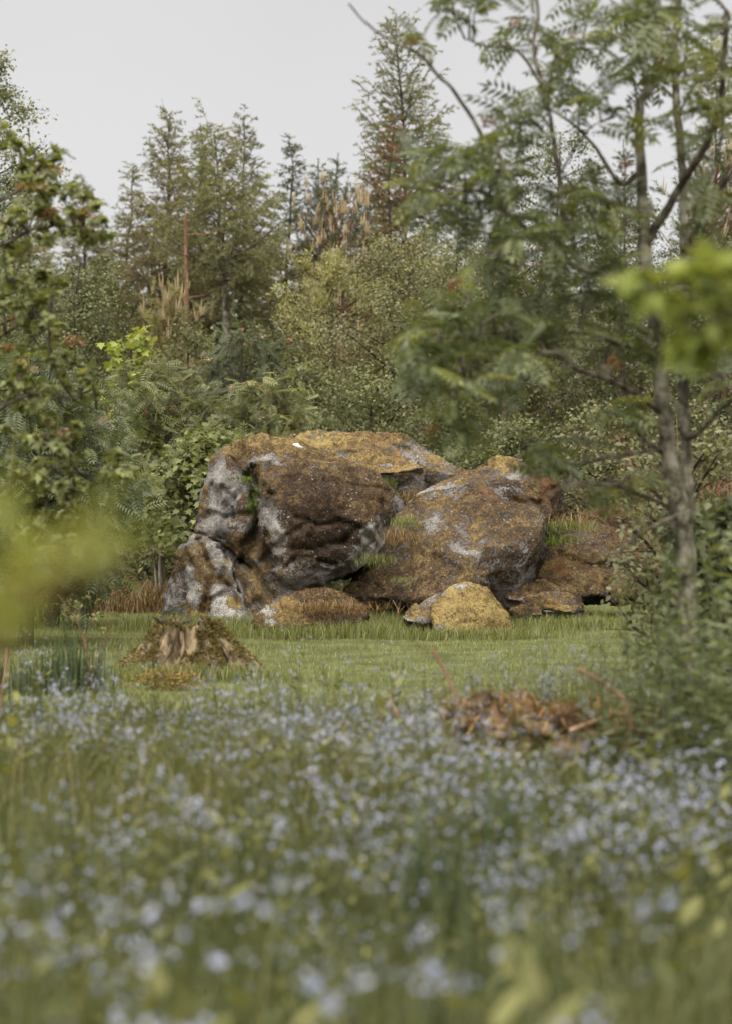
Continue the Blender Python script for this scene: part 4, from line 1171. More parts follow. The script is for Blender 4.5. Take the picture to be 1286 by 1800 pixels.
def limb_tree(root, limbs, regions, mat_leaf, mat_bark, tpl, leafL, Wr, per, seed, maxparts=300, leafname='leaf', tipflow=None, twig_r=.004, droop=.35, tint=(.5, .22), toward=.0, trunk_rough=.06, dens=1.0, ys=1.0, ntrunk=99, tscale=1.0):
    """limbs: list of ([(px,py,Y)...], r0, r1); regions: (px,py,rx,ry,Y,dY,count) ellipses to be filled with leaf sprays"""
    g = sub_rng(seed)
    base = np.array(root.location)
    wood = MB()
    sk = []
    limbw = MB()
    for il, (pts, r0, r1) in enumerate(limbs):
        q, rr = smooth_path([P(p[0], p[1], p[2] * ys) for p in pts], 5, np.linspace(r0, r1, len(pts)) * ys * tscale)
        q = q + g.normal(size=q.shape) * r1 * .35
        tube(wood if il < ntrunk else limbw, q, rr, 8 if r0 > .015 else 5, rough=trunk_rough, seed=seed)
        sk.append(q)
    sk = np.concatenate(sk)
    LV = []
    for (cx, cy, rx, ry, Yc, dY, cnt) in regions:
        for _ in range(cnt):
            a, r = g.uniform(0, 6.283), math.sqrt(g.uniform(0, 1))
            if g.uniform() > dens: continue
            t = P(cx + rx * r * math.cos(a), cy + ry * r * math.sin(a), (Yc + g.uniform(-1, 1) * dY) * ys)
            dist = np.linalg.norm(sk - t + np.array([0, 0, .10]), axis=1)
            j = int(np.argmin(dist))
            s0 = sk[j]
            l = np.linalg.norm(t - s0)
            mid = (s0 + t) / 2 + np.array([0, 0, .10 * l]) + g.normal(size=3) * .05 * l
            q = smooth_path([s0, mid, t], 4)
            tube(wood if ntrunk > 90 else limbw, q, np.linspace(twig_r * 1.5, twig_r * .6, len(q)), 4)
            sk = np.concatenate([sk, q[2::2]])
            ax = nrm(t - s0)
            for k in range(per):
                f = 1 - .55 * k / per
                p = s0 + (t - s0) * f + np.array([0, 0, .10 * l * 4 * f * (1 - f)])
                d = nrm(ax * .7 + g.normal(size=3) * np.array([.75, .75, .35]) + np.array([0, 0, -droop]) + (np.array([0, -1, 0]) * toward))
                n = nrm(np.array([0, 0, 1.0]) + g.normal(size=3) * .35)
                LV.append((p, d, n, leafL * g.uniform(.7, 1.2), np.clip(tint[0] + tint[1] * g.normal(), 0, 1)))
    link('trunk', wood.mesh('trunk', M[mat_bark], smooth=True, off=base), root)
    if limbw.n: link('limbs', limbw.mesh('limbs', M['bark_limb'], smooth=True, off=base), root)
    order = np.argsort([v[0][1] for v in LV])
    arrs = template_mesh(leafname, tpl, None, W=Wr)
    meshes = []
    for b in range(5):
        for v, t, _ in arrs:
            meshes.append(data_mesh(leafname, v, t, M[mat_leaf], tint=np.full(len(v), .1 + .2 * b)))
    rest = MB()
    for c, i in enumerate(order):
        p, d, n, s, tn = LV[i]
        A = leaf_obj_matrix(p - base, d, n, s)
        k = int(g.integers(0, 3))
        if c < maxparts:
            o = link(leafname, meshes[min(4, int(tn * 5)) * 3 + k], root)
            o.matrix_local = Matrix(A.tolist())
        else:
            v, t, _ = arrs[k]
            rest.add(v @ A[:3, :3].T + A[:3, 3], t, tn)
    if rest.n: link('foliage', rest.mesh('foliage', M[mat_leaf]), root, kind='stuff')
    return sk

# rowan with two stems
ry, RS = 7.0, 1.2
rp = P(1222, 1431, ry * RS); rp[2] = gz(rp[0], ry * RS)
rowan = empty('rowan_tree', rp, 'twin-stemmed rowan with lichen-grey trunks and long drooping compound leaves', 'tree')
rowan_limbs = [
    ([(1224, 1445, 7), (1216, 1200, 7), (1208, 1052, 7), (1202, 955, 7), (1193, 901, 7), (1183, 844, 7), (1174, 797, 7), (1166, 734, 7), (1161, 686, 7), (1156, 630, 7), (1146, 540, 7), (1134, 456, 7), (1129, 384, 7), (1123, 274, 7), (1121, 200, 7.0), (1134, 143, 7), (1120, 60, 7), (1128, -60, 7)], .034, .010),
    ([(1206, 930, 7.02), (1209, 900, 7.03), (1207, 844, 7.05), (1205, 781, 7.06), (1202, 718, 7.08), (1198, 650, 7.1), (1200, 560, 7.12), (1202, 470, 7.15), (1200, 384, 7.2), (1196, 274, 7.2), (1185, 150, 7.25), (1190, -40, 7.3)], .019, .011),
    ([(1134, 430, 7), (1160, 385, 6.95), (1184, 346, 6.9), (1222, 285, 6.8), (1261, 209, 6.7), (1268, 132, 6.65), (1275, 20, 6.6)], .015, .008),
    ([(1200, 440, 7.15), (1222, 406, 7.1), (1266, 329, 7), (1310, 270, 6.9)], .011, .006),
    ([(1146, 545, 7), (1120, 505, 6.95), (1080, 486, 6.9), (1019, 472, 6.85), (975, 445, 6.8), (942, 417, 6.75), (887, 373, 6.7), (855, 340, 6.65), (815, 335, 6.6), (770, 330, 6.55)], .013, .004),
    ([(986, 450, 6.8), (986, 423, 6.8), (984, 329, 6.85), (970, 236, 6.9), (959, 165, 6.9), (937, 93, 6.95), (945, 20, 7), (930, -60, 7)], .009, .004),
    ([(1123, 300, 7), (1090, 324, 7.0), (1047, 263, 6.95), (1008, 220, 6.9), (960, 190, 6.85)], .008, .003),
    ([(1128, 370, 7), (1060, 420, 6.9), (1040, 380, 6.85), (985, 300, 6.8)], .007, .003),
    ([(887, 373, 6.7), (850, 250, 6.65), (800, 165, 6.6), (767, 132, 6.55), (739, 99, 6.5), (684, 71, 6.45), (646, 44, 6.4), (613, 8, 6.4)], .007, .0025),
    ([(959, 165, 6.9), (909, 91, 6.85), (854, 82, 6.8), (816, 69, 6.75)], .005, .002),
    ([(1160, 725, 7), (1149, 715, 6.95), (1112, 688, 6.85), (1069, 667, 6.75), (1005, 645, 6.6), (968, 619, 6.5), (900, 640, 6.4), (820, 680, 6.3)], .012, .004),
    ([(1155, 640, 7), (1128, 608, 6.95), (1080, 603, 6.85), (1043, 587, 6.8), (963, 579, 6.7), (899, 584, 6.6), (820, 590, 6.5), (740, 600, 6.4)], .010, .003),
    ([(1150, 600, 7), (1101, 556, 6.9), (1085, 520, 6.9)], .006, .003),
    ([(1171, 800, 7), (1133, 773, 6.95), (1112, 747, 6.9), (1100, 690, 6.85)], .010, .004),
    ([(1176, 891, 7), (1112, 864, 6.85), (1075, 853, 6.75), (1010, 850, 6.6), (960, 870, 6.5)], .008, .003),
    ([(1193, 905, 7), (1175, 912, 6.95), (1133, 933, 6.9), (1096, 960, 6.85), (1066, 990, 6.8)], .008, .003),
    ([(1165, 790, 7), (1090, 800, 6.8), (1010, 815, 6.6), (963, 805, 6.5), (915, 775, 6.4)], .007, .003),
    ([(1205, 770, 7.05), (1224, 763, 7), (1260, 725, 6.9), (1300, 690, 6.8)], .010, .006),
    ([(1200, 680, 7.08), (1220, 640, 7), (1280, 600, 6.9), (1330, 560, 6.8)], .009, .005),
]
rowan_regions = [
    (1200, 60, 120, 90, 6.9, .6, 22), (1060, 40, 110, 70, 6.9, .5, 15), (960, 60, 90, 50, 6.9, .4, 8), (810, 15, 45, 28, 6.8, .2, 4), (1040, 170, 100, 60, 6.9, .5, 12), (1250, 250, 60, 110, 6.8, .4, 9), (900, 220, 60, 40, 6.8, .3, 6),
    (860, 300, 110, 50, 6.6, .4, 13), (800, 350, 90, 45, 6.5, .3, 11), (930, 380, 100, 60, 6.7, .4, 12), (1060, 360, 70, 70, 6.9, .4, 8), (1010, 480, 90, 50, 6.8, .4, 10), (870, 440, 70, 40, 6.6, .4, 7),
    (850, 540, 110, 50, 6.5, .4, 13), (760, 610, 75, 40, 6.4, .3, 11), (850, 640, 90, 50, 6.4, .4, 13), (780, 670, 60, 40, 6.3, .3, 7), (795, 750, 26, 18, 6.3, .2, 2), (980, 580, 90, 50, 6.6, .4, 8), (1120, 560, 60, 80, 6.9, .4, 7),
    (985, 835, 45, 20, 6.5, .2, 4), (935, 785, 40, 18, 6.4, .2, 3), (1090, 860, 50, 40, 6.7, .3, 3), (1240, 460, 60, 90, 7, .4, 9), (1250, 640, 60, 60, 6.9, .4, 6), (740, 300, 45, 45, 6.5, .2, 4), (1060, 760, 60, 60, 6.8, .3, 4), (720, 90, 40, 25, 6.5, .1, 1)]
rsk = limb_tree(rowan, rowan_limbs, rowan_regions, 'rowan_near', 'bark_grey', 'pinnate', .138, 1.0, 6, 500, leafname='compound_leaf', droop=.14, tint=(.48, .24), dens=.95, ys=RS, ntrunk=2, tscale=1.2)
bud = [clump_mesh('flower_cluster', 'bud', .035, 70, .014, 61), clump_mesh('flower_cluster', 'cream', .03, 60, .012, 62)]
for k, (a, b, Y, s) in enumerate([(800, 500, 6.5, 1.1), (1076, 640, 6.8, 1.3), (860, 215, 6.7, 1), (1160, 112, 6.9, 1.1), (760, 758, 6.3, 1), (725, 70, 6.5, .9), (905, 40, 6.9, .9), (885, 290, 6.7, .8), (1098, 290, 6.9, .9), (1010, 60, 6.9, .8), (800, 390, 6.6, .8), (690, 260, 6.5, .6)]):
    o = link('flower_cluster', bud[0], rowan, P(a, b, Y * RS) - rp)
    o.scale = (s, s, s * .8)
lich = clump_mesh('lichen_tuft', 'lichen', .03, 90, .014, 63)
g = sub_rng(64)
spots = [(1213, 425, 7.1), (1175, 760, 6.96), (1168, 700, 6.96), (1190, 870, 6.96), (1200, 940, 6.96), (1204, 1000, 6.96), (1205, 800, 7.0), (1150, 600, 6.96), (1185, 640, 7.05), (1060, 655, 6.7), (1000, 640, 6.58), (990, 620, 6.55), (1195, 340, 7.1), (1135, 470, 6.96), (1128, 370, 6.96), (1196, 720, 7.0), (1195, 905, 6.96), (1060, 480, 6.88), (1040, 590, 6.78), (1181, 835, 6.96)]
for k, (a, b, Y) in enumerate(spots):
    o = link('lichen_tuft', lich, rowan, P(a + g.normal() * 5, b, (Y - .03) * RS) - rp)
    s = g.uniform(.5, 1.1) * (1.6 if k == 0 else 1)
    o.scale = (s * .8, s * .7, s * 1.3)

# maple-like tree at the left frame edge
lp = P(-95, 1300, 9.6); lp[2] = gz(lp[0], 9.6)
leftt = empty('hawthorn_tree', lp, 'hawthorn tree with lobed leaves and pale blossom reaching in from the frame edge', 'tree')
left_limbs = [
    ([(-95, 1300, 9.6), (-90, 1000, 9.6), (-80, 700, 9.6), (-70, 450, 9.6), (-60, 200, 9.6)], .06, .025),
    ([(-75, 560, 9.6), (-30, 450, 9.4), (20, 425, 9.3), (60, 402, 9.2), (120, 398, 9.1), (190, 400, 9.0)], .011, .003),
    ([(-70, 450, 9.6), (-20, 370, 9.4), (40, 330, 9.3), (95, 268, 9.2), (135, 280, 9.1)], .010, .003),
    ([(-80, 700, 9.6), (-20, 610, 9.4), (60, 560, 9.3), (140, 540, 9.2)], .011, .003),
    ([(-82, 800, 9.6), (0, 720, 9.4), (80, 690, 9.3), (170, 720, 9.2)], .011, .003),
    ([(-88, 950, 9.6), (0, 860, 9.4), (90, 820, 9.3), (180, 850, 9.2)], .016, .004)]
left_regions = [(60, 300, 55, 35, 9.2, .3, 12), (110, 350, 70, 40, 9.2, .3, 14), (150, 400, 55, 28, 9.1, .3, 12), (30, 400, 60, 60, 9.3, .4, 14), (50, 480, 70, 40, 9.3, .4, 9), (20, 260, 40, 40, 9.3, .3, 5), (95, 270, 15, 12, 9.1, .1, 2),
                (50, 570, 90, 70, 9.3, .5, 24), (60, 510, 70, 40, 9.3, .5, 12), (90, 670, 90, 60, 9.3, .5, 28), (100, 770, 95, 60, 9.3, .5, 22), (60, 860, 90, 70, 9.3, .5, 18), (150, 830, 90, 50, 9.2, .4, 16), (110, 940, 80, 50, 9.2, .4, 10)]
limb_tree(leftt, left_limbs, left_regions, 'maple', 'bark_dark', 'lobed', .052, .95, 13, 520, leafname='leaf', droop=.4, tint=(.45, .23), toward=.2)
for k, (a, b) in enumerate([(40, 328), (75, 330), (120, 372), (150, 378), (175, 382), (100, 300), (15, 610), (35, 640), (60, 650), (130, 600), (75, 440), (165, 400), (30, 560), (110, 760), (180, 740), (90, 375)]):
    o = link('blossom', bud[1 if k % 3 else 0], leftt, P(a, b, 9.05) - lp)
    s = .8 + .4 * (k % 2)
    o.scale = (s * 1.2, s * 1.2, s * .7)

# blurred lime sapling close to the lens
sp = P(-190, 1400, 1.45); sp[2] = gz(sp[0], 1.45)
sap = empty('lime_sapling', sp, 'yellow-green sapling close to the lens, blurred to a soft haze', 'sapling')
zb = HY + F * H / 1.45
limb_tree(sap, [([(-190, zb, 1.45), (-150, 1700, 1.42), (-50, 1250, 1.4), (40, 1090, 1.38), (110, 980, 1.36), (190, 900, 1.34)], .0028, .0012), ([(-50, 1250, 1.4), (-40, 1000, 1.38), (-20, 880, 1.36)], .0022, .001), ([(40, 1090, 1.38), (160, 1010, 1.36), (240, 980, 1.35)], .0025, .0012)],
          [(20, 890, 55, 80, 1.36, .05, 4), (110, 960, 90, 50, 1.36, .05, 6), (40, 1030, 60, 60, 1.37, .05, 4), (190, 940, 50, 30, 1.35, .04, 3), (15, 1090, 40, 60, 1.38, .04, 4), (70, 1000, 60, 60, 1.36, .04, 3)],
          'lime', 'bark_red', 'oval', .031, .42, 3, 540, leafname='leaf', twig_r=.0010, droop=.3, tint=(.5, .2))
# bright blurred sprig at the right edge
sp2 = P(1520, 1500, 3.3 * 1.15); sp2[2] = gz(sp2[0], 3.3 * 1.15)
spr = empty('oak_sapling', sp2, 'blurred bright yellow-green sprig reaching in beside the rowan trunk', 'sapling')
zb = HY + F * H / 3.3
limb_tree(spr, [([(1520, zb, 3.3), (1475, 1650, 3.34), (1500, 1300, 3.28), (1450, 950, 3.33), (1455, 700, 3.27), (1420, 400, 3.3)], .012, .004), ([(1455, 800, 3.3), (1380, 640, 3.25), (1300, 570, 3.22), (1220, 530, 3.2), (1140, 520, 3.2), (1100, 525, 3.2)], .005, .0015), ([(1445, 650, 3.3), (1350, 520, 3.2), (1270, 470, 3.2), (1200, 455, 3.2)], .004, .0015)],
          [(1245, 500, 50, 45, 3.2, .12, 9), (1170, 500, 45, 35, 3.2, .12, 6), (1120, 520, 30, 20, 3.2, .08, 3), (1215, 580, 40, 45, 3.2, .1, 6), (1280, 560, 30, 50, 3.2, .1, 5), (1265, 455, 30, 20, 3.2, .1, 3)],
          'lime', 'bark_dark', 'lobed', .062, .75, 4, 560, ys=1.15, leafname='leaf', twig_r=.0016, droop=.35, tint=(.18, .18))

# ------------------------------------------------------------------ grass
def scatter(n, y0, y1, margin=1.35, pw=1.0, g=R):
    Yv = (y0 ** 2 + (y1 ** 2 - y0 ** 2) * g.uniform(0, 1, n) ** pw) ** .5
    Xv = g.uniform(-1, 1, n) * (643 / F * Yv * margin + .15)
    return np.stack([Xv, Yv, ground_z(Xv, Yv)], -1)
mb = MB()
n = 70000
p = scatter(n, 8, 23.5, 1.28)
hh = R.uniform(.018, .046, n) * (1 + .35 * fbm(p * np.array([1.2, 1.2, 0]), 3, 44))
tn = np.clip(.5 + (.30 * fbm(p * np.array([.7, .7, 0]), 3, 45)) + .24 * fbm(p * np.array([3.1, 3.1, 0]), 2, 46) + .17 * R.normal(size=n), 0, 1)
hh = hh * (1 + .8 * np.clip(fbm(p * np.array([2.3, 2.3, 0]), 2, 47), -.5, 1))
blades(mb, p, hh, R.uniform(.003, .006, n), R.uniform(0, 6.28, n), R.uniform(.1, 1.2, n), tn)
tag(link('lawn_grass', mb.mesh('lawn_grass', M['lawn'])), 'short green grass of the clearing', 'grass', kind='stuff')
# longer grass round the stones, the stump and the edges
mb = MB()
def skirt(a, b, Y, rx, ry, n, h0, h1):
    c = P(a, b, Y)
    q = np.stack([c[0] + R.normal(size=n) * rx, c[1] + R.normal(size=n) * ry, 0 * R.normal(size=n)], -1)
    q[:, 2] = ground_z(q[:, 0], q[:, 1])
    blades(mb, q, R.uniform(h0, h1, n) * .62, R.uniform(.003, .007, n), R.uniform(0, 6.28, n), R.uniform(.1, 1.2, n), np.clip(.35 + .25 * R.normal(size=n), 0, 1))
for (a, Y, rx, ry, n, h0, h1) in [(330, 12.3, .35, .1, 900, .08, .22), (370, 12.2, .3, .12, 500, .1, .25), (240, 12.2, .2, .15, 400, .1, .25), (380, 16.95, .5, .12, 2300, .08, .32), (560, 16.25, .45, .12, 2300, .08, .30), (620, 16.95, .35, .18, 1700, .08, .32), (700, 16.95, .35, .25, 2600, .08, .26), (820, 16.05, .4, .10, 1500, .08, .24), (950, 16.8, .45, .14, 2300, .08, .28), (300, 17.3, .2, .3, 1200, .08, .28), (650, 17.0, .15, .15, 500, .08, .2), (1080, 17.3, .4, .3, 1500, .06, .2)]:
    skirt(a, 1100, Y, rx, ry, n, h0, h1)
tag(link('long_grass', mb.mesh('long_grass', M['lawn'])), 'longer tufts of grass round the stones and the stump', 'grass', kind='stuff')

# tussocks growing in the cracks of the boulders
def tussock(label, a, b, Y, rx, n, h0, h1, mat, name='grass_tuft', tint=.5, droop=.6):
    c = P(a, b, Y)
    g = sub_rng(int(a * 7 + b))
    q = np.stack([g.normal(size=n) * rx * .5, g.normal(size=n) * .06, -np.abs(g.normal(size=n)) * .03], -1)
    m = MB()
    blades(m, q, g.uniform(h0, h1, n) * .62, g.uniform(.003, .006, n), g.uniform(0, 6.28, n), g.uniform(.3, 1.9, n), np.clip(tint + .2 * g.normal(size=n), 0, 1))
    if name == 'moss_patch': tag(link(name, m.mesh(name, M[mat]), loc=c), label, 'moss', kind='stuff')
    else: tag(link(name, m.mesh(name, M[mat]), loc=c), label, 'grass tuft', 'grass tufts growing in the boulder heap')
tussock('green grass tuft with brown stalks on the saddle beside the russet boulder', 985, 928, 17.7, .34, 420, .08, .26, 'lawn')
tussock('straw-brown stalks standing above the saddle grass', 985, 922, 17.85, .34, 120, .18, .36, 'straw')
tussock('bright green leafy tuft low in the saddle beside the russet boulder', 972, 950, 17.45, .22, 260, .06, .16, 'gmoss')
tussock('grass tuft in the split between the two main boulders', 708, 918, 17.45, .12, 200, .08, .22, 'lawn')
tussock('dead straw hanging in the split below the grass tuft', 700, 945, 17.3, .16, 260, .08, .24, 'straw', tint=.6)
tussock('dark green tuft at the bottom of the split by the overhang', 660, 985, 17.15, .18, 300, .06, .2, 'lawn', tint=.2)
tussock('tiny green fern tuft under the slab lip', 676, 852, 18.3, .07, 130, .08, .2, 'gmoss', name='fern')
tussock('small grass tuft at the foot of the russet boulder', 707, 1020, 17.0, .12, 130, .04, .1, 'lawn')
tussock('straw tuft on top of the grass-capped dark boulder', 1075, 902, 18.6, .3, 500, .05, .16, 'straw')
tussock('straw-coloured dead grass tangled over the mossy mound', 575, 1068, 16.55, .5, 700, .05, .2, 'straw', tint=.45)
tussock('dead grass spilling below the slab lip', 712, 872, 18.2, .22, 260, .06, .18, 'straw')
tussock('bright moss tuft high in the gully of the overhanging boulder', 430, 840, 17.72, .12, 320, .02, .06, 'gmoss', name='moss_patch')
tussock('bright moss strip lower in the gully of the overhanging boulder', 453, 884, 17.66, .05, 300, .03, .08, 'gmoss', name='moss_patch')

# meadow grass under the flowers
mb = MB()
n = 32000
p = scatter(n, 1.9, 10.2, 1.35, .85)
dens = fbm(p * np.array([.8, .8, 0]), 3, 55)
fall = np.clip((9.4 + 2.2 * fbm(p * np.array([.9, .9, 0]), 3, 57) - p[:, 1]) / 2.8, .08, 1)
hh = (R.uniform(.10, .40, n) * (1 + .3 * dens)) * (.35 + .65 * fall)
tn = np.clip(.36 + .30 * dens + .22 * R.normal(size=n), 0, 1)
blades(mb, p, hh, R.uniform(.003, .007, n), R.uniform(0, 6.28, n), R.uniform(.1, 1.0, n), tn)
n = 1500
p = scatter(n, 1.4, 3.4, 1.25, .9)
blades(mb, p, R.uniform(.25, .60, n), R.uniform(.003, .006, n), R.uniform(0, 6.28, n), R.uniform(.1, .8, n), np.clip(.32 + .22 * R.normal(size=n), 0, 1))
tag(link('meadow_grass', mb.mesh('meadow_grass', M['meadow'])), 'long mixed grass among the blue flowers', 'grass', kind='stuff')

# forget-me-nots
def fmn(seed):
    g = sub_rng(seed)
    st, fl = MB(), MB()
    h = g.uniform(.26, .42)
    for b in range(int(g.integers(3, 6))):
        a = g.uniform(0, 6.28)
        r = g.uniform(.02, .10)
        z = h * g.uniform(.72, 1.08)
        tip = np.array([math.cos(a) * r, math.sin(a) * r, z])
        q = smooth_path([(0, 0, 0), (tip[0] * .25, tip[1] * .25, z * .5), tip], 3)
        tube(st, q, np.linspace(.0018, .0009, len(q)), 3, tint=g.uniform(.3, .7))
        nf = int(g.integers(3, 8))
        c = tip + g.normal(size=(nf, 3)) * np.array([.014, .014, .010])
        nn = nrm(np.array([0, -.35, .7]) + g.normal(size=(nf, 3)) * .5)
        for i in range(nf):
            x = nrm(np.cross(nn[i], g.normal(size=3))); y = np.cross(nn[i], x)
            rr = g.uniform(.0042, .0058)
            V = [c[i]]
            for k in range(10):
                aa = k * math.pi / 5
                ra = rr * (1 if k % 2 == 0 else .62)
                V.append(c[i] + (x * math.cos(aa) + y * math.sin(aa)) * ra + nn[i] * .001)
            V = np.array(V)
            fl.add(V[[0, 1, 2, 3, 5, 7, 9]] if False else V, [(0, k + 1, (k + 1) % 10 + 1) for k in range(10)], np.clip(g.normal(.5, .25), 0, 1))
        for k in range(5):
            s = g.uniform(.1, .85)
            p = np.array([np.interp(s, np.linspace(0, 1, len(q)), q[:, c_]) for c_ in range(3)])[None]
            a2 = g.uniform(0, 6.28)
            leaves(st, p, np.array([[math.cos(a2), math.sin(a2), .5]]), np.array([[0, 0, 1.0]]) + g.normal(size=(1, 3)) * .3, g.uniform(.03, .06), .012, 'rhomb', g.uniform(.2, 1))
    return st, fl
FM = [fmn(600 + k) for k in range(7)]
FMm = [(a.mesh('forget_me_not', M['herb']), b.mesh('flower_head', M['petal'])) for a, b in FM]
FMa = [(a.arrays(), b.arrays()) for a, b in FM]
n = 2350
p = scatter(n, 2.1, 10.4, 1.2, .85)
keep = (fbm(p * np.array([.9, .9, 0]), 3, 66) > -.14) & (R.uniform(0, 1, n) < np.clip((9.4 + 2.0 * fbm(p * np.array([.9, .9, 0]), 3, 58) - p[:, 1]) / 2.6, .05, 1) * np.clip((p[:, 1] - 2.3) / 3.2, .12, 1))
p = p[keep]
p = p[np.argsort(p[:, 1])]
st, fl = MB(), MB()
nthing = 0
for i in range(len(p)):
    k = int(R.integers(0, 7))
    s, rz = R.uniform(.75, 1.25), R.uniform(0, 6.28)
    inview = abs(p[i, 0]) < 643 / F * p[i, 1] * 1.02 and p[i, 1] > 2.45
    if inview and nthing < 300:
        nthing += 1
        o = link('forget_me_not', FMm[k][0], None, p[i])
        o.rotation_euler = (0, 0, rz)
        o.scale = (s, s, s)
        tag(o, 'blurred forget-me-not with pale blue flower heads in the nearest part of the meadow', 'flower', 'forget-me-nots in the nearest part of the meadow')
        link('flower_head', FMm[k][1], o, kind='stuff')
    else:
        A = mat4(p[i], rz, s)
        tj = R.uniform(-.15, .15)
        join_copies(st, FMa[k][0], [A], [tj])
        join_copies(fl, FMa[k][1], [A], [tj])
for i in range(22):                                        # the tallest plants, close to the lens
    yv = R.uniform(1.7, 3.0)
    q = (R.uniform(-1, 1) * (643 / F * yv * 1.1), yv)
    A = mat4((q[0], q[1], gz(*q)), R.uniform(0, 6.28), R.uniform(1.25, 1.8))
    k = int(R.integers(0, 7))
    join_copies(st, FMa[k][0], [A]); join_copies(fl, FMa[k][1], [A])
far_ = tag(link('forget_me_nots', st.mesh('forget_me_nots', M['herb'])), 'drift of pale blue forget-me-nots spreading towards the grass', 'flowers', kind='stuff')
o = link('flower_heads', fl.mesh('flower_heads', M['petal']), far_, kind='stuff')

# broad-leaved herbs in the meadow
def herb(seed, h, L, W, nleaf, tpl='oval', up=.6, mat='herb'):
    g = sub_rng(seed)
    a, b = MB(), MB()
    top = np.array([g.normal() * .03, g.normal() * .03, h])
    q = smooth_path([(0, 0, 0), (top[0] * .3, top[1] * .3, h * .5), top], 3)
    tube(a, q, np.linspace(.0035, .0015, len(q)), 5, tint=.5)
    for i in range(nleaf):
        s = (i + .5) / nleaf
        p0 = np.array([np.interp(s, np.linspace(0, 1, len(q)), q[:, c]) for c in range(3)])[None]
        az = i * 1.6 + g.normal() * .4
        leaves(b, p0, np.array([[math.cos(az), math.sin(az), up * (.3 + s)]]), np.array([[0, 0, 1.0]]) + g.normal(size=(1, 3)) * .25, L * (1.15 - .6 * s) * g.uniform(.8, 1.2), W * (1.15 - .6 * s), tpl, np.clip(.35 + .4 * s + .15 * g.normal(), 0, 1))
    return a.mesh('stem', M[mat]), b.mesh('leaves', M[mat])
HB = [herb(800 + k, .28 + .06 * k, .11, .045, 12) for k in range(4)]
HG = 'broad-leaved herbs among the blue flowers'
for k in range(58):
    Yh = R.uniform(1.7, 2.7) if k < 22 else (R.uniform(2.4, 6.5) if k < 42 else R.uniform(6, 9))
    x = R.uniform(-1, 1) * 643 / F * Yh
    a, b = HB[k % 4]
    o = empty('meadow_herb', (x, Yh, gz(x, Yh)), 'blurred yellow-green broad-leaved herb among the forget-me-nots', 'plant', HG)
    o.rotation_euler = (0, 0, R.uniform(0, 6.28))
    s = R.uniform(.75, 1.15) * (1.12 if k < 22 else 1)
    o.scale = (s, s, s)
    link('stem', a, o); link('leaves', b, o, kind='stuff')
# tall leafy stems at the right edge
MT = [herb(850 + k, .62 + .08 * k, .095, .034, 22, mat='mint', up=.35) for k in range(4)]
MG = 'tall leafy stems in front of the rowan'
for k in range(110):
    px = 1000 + 330 * R.uniform(0, 1) ** .75
    Yh = R.uniform(6.6, 9.4) - (px - 1000) / 330 * .5
    x = (px - 643) / F * Yh
    a, b = MT[k % 4]
    o = empty('tall_herb', (x, Yh, gz(x, Yh)), 'tall dark green leafy stem in the thicket below the rowan', 'plant', MG)
    o.rotation_euler = (R.normal() * .08, R.normal() * .08, R.uniform(0, 6.28))
    s = (.66 + .62 * (px - 1000) / 330) * R.uniform(.7, 1.15)
    o.scale = (s, s, s)
    link('stem', a, o); link('leaves', b, o, kind='stuff')
# iris-like dark blades
def iris(label, px, Y, n, h0, h1, rx, mat='iris', name='sedge_clump', group='clumps of upright dark blades'):
    c = np.array([(px - 643) / F * Y, Y, 0]); c[2] = gz(c[0], Y)
    g = sub_rng(int(px * 3 + Y * 100))
    q = np.stack([g.normal(size=n) * rx, g.normal(size=n) * rx * .7, 0 * g.normal(size=n)], -1)
    m = MB()
    blades(m, q, g.uniform(h0, h1, n), g.uniform(.007, .014, n), g.uniform(0, 6.28, n), g.uniform(.02, .35, n), g.uniform(0, 1, n))
    tag(link(name, m.mesh(name, M[mat]), loc=c), label, 'sedge', group)
iris('dark upright blades growing beside the tree stump', 130, 11.3, 190, .12, .36, .10)
iris('lower clump of dark blades between the sapling blur and the stump blades', 60, 11.0, 160, .1, .28, .13)
iris('tall soft-focus blades standing in the middle of the flowers', 762, 4.6, 60, .25, .52, .07)
iris('tall soft-focus blades nearest the lens in the flowers', 870, 3.6, 40, .25, .5, .05)
iris('faint dark blades among the flowers below the broken stump', 900, 5.5, 46, .2, .45, .06)

# thin red-leaved seedling by the sedge
tp = P(165, 1165, 11.2); tp[2] = gz(tp[0], 11.2)
seed_ = empty('twiggy_seedling', tp, 'thin leaning seedling with sparse leaves above the sedge blades', 'sapling')
limb_tree(seed_, [([(165, 1224, 11.2), (150, 1130, 11.2), (128, 1080, 11.2), (102, 1045, 11.2)], .005, .002), ([(150, 1130, 11.2), (165, 1090, 11.2), (172, 1050, 11.2)], .003, .0015), ([(160, 1180, 11.2), (185, 1130, 11.2), (190, 1080, 11.2)], .003, .0015)],
          [(120, 1060, 25, 25, 11.2, .05, 4), (170, 1065, 22, 28, 11.2, .05, 5), (188, 1100, 15, 30, 11.2, .05, 4)], 'maple', 'bark_red', 'oval', .034, .5, 3, 580, leafname='leaf', twig_r=.001)

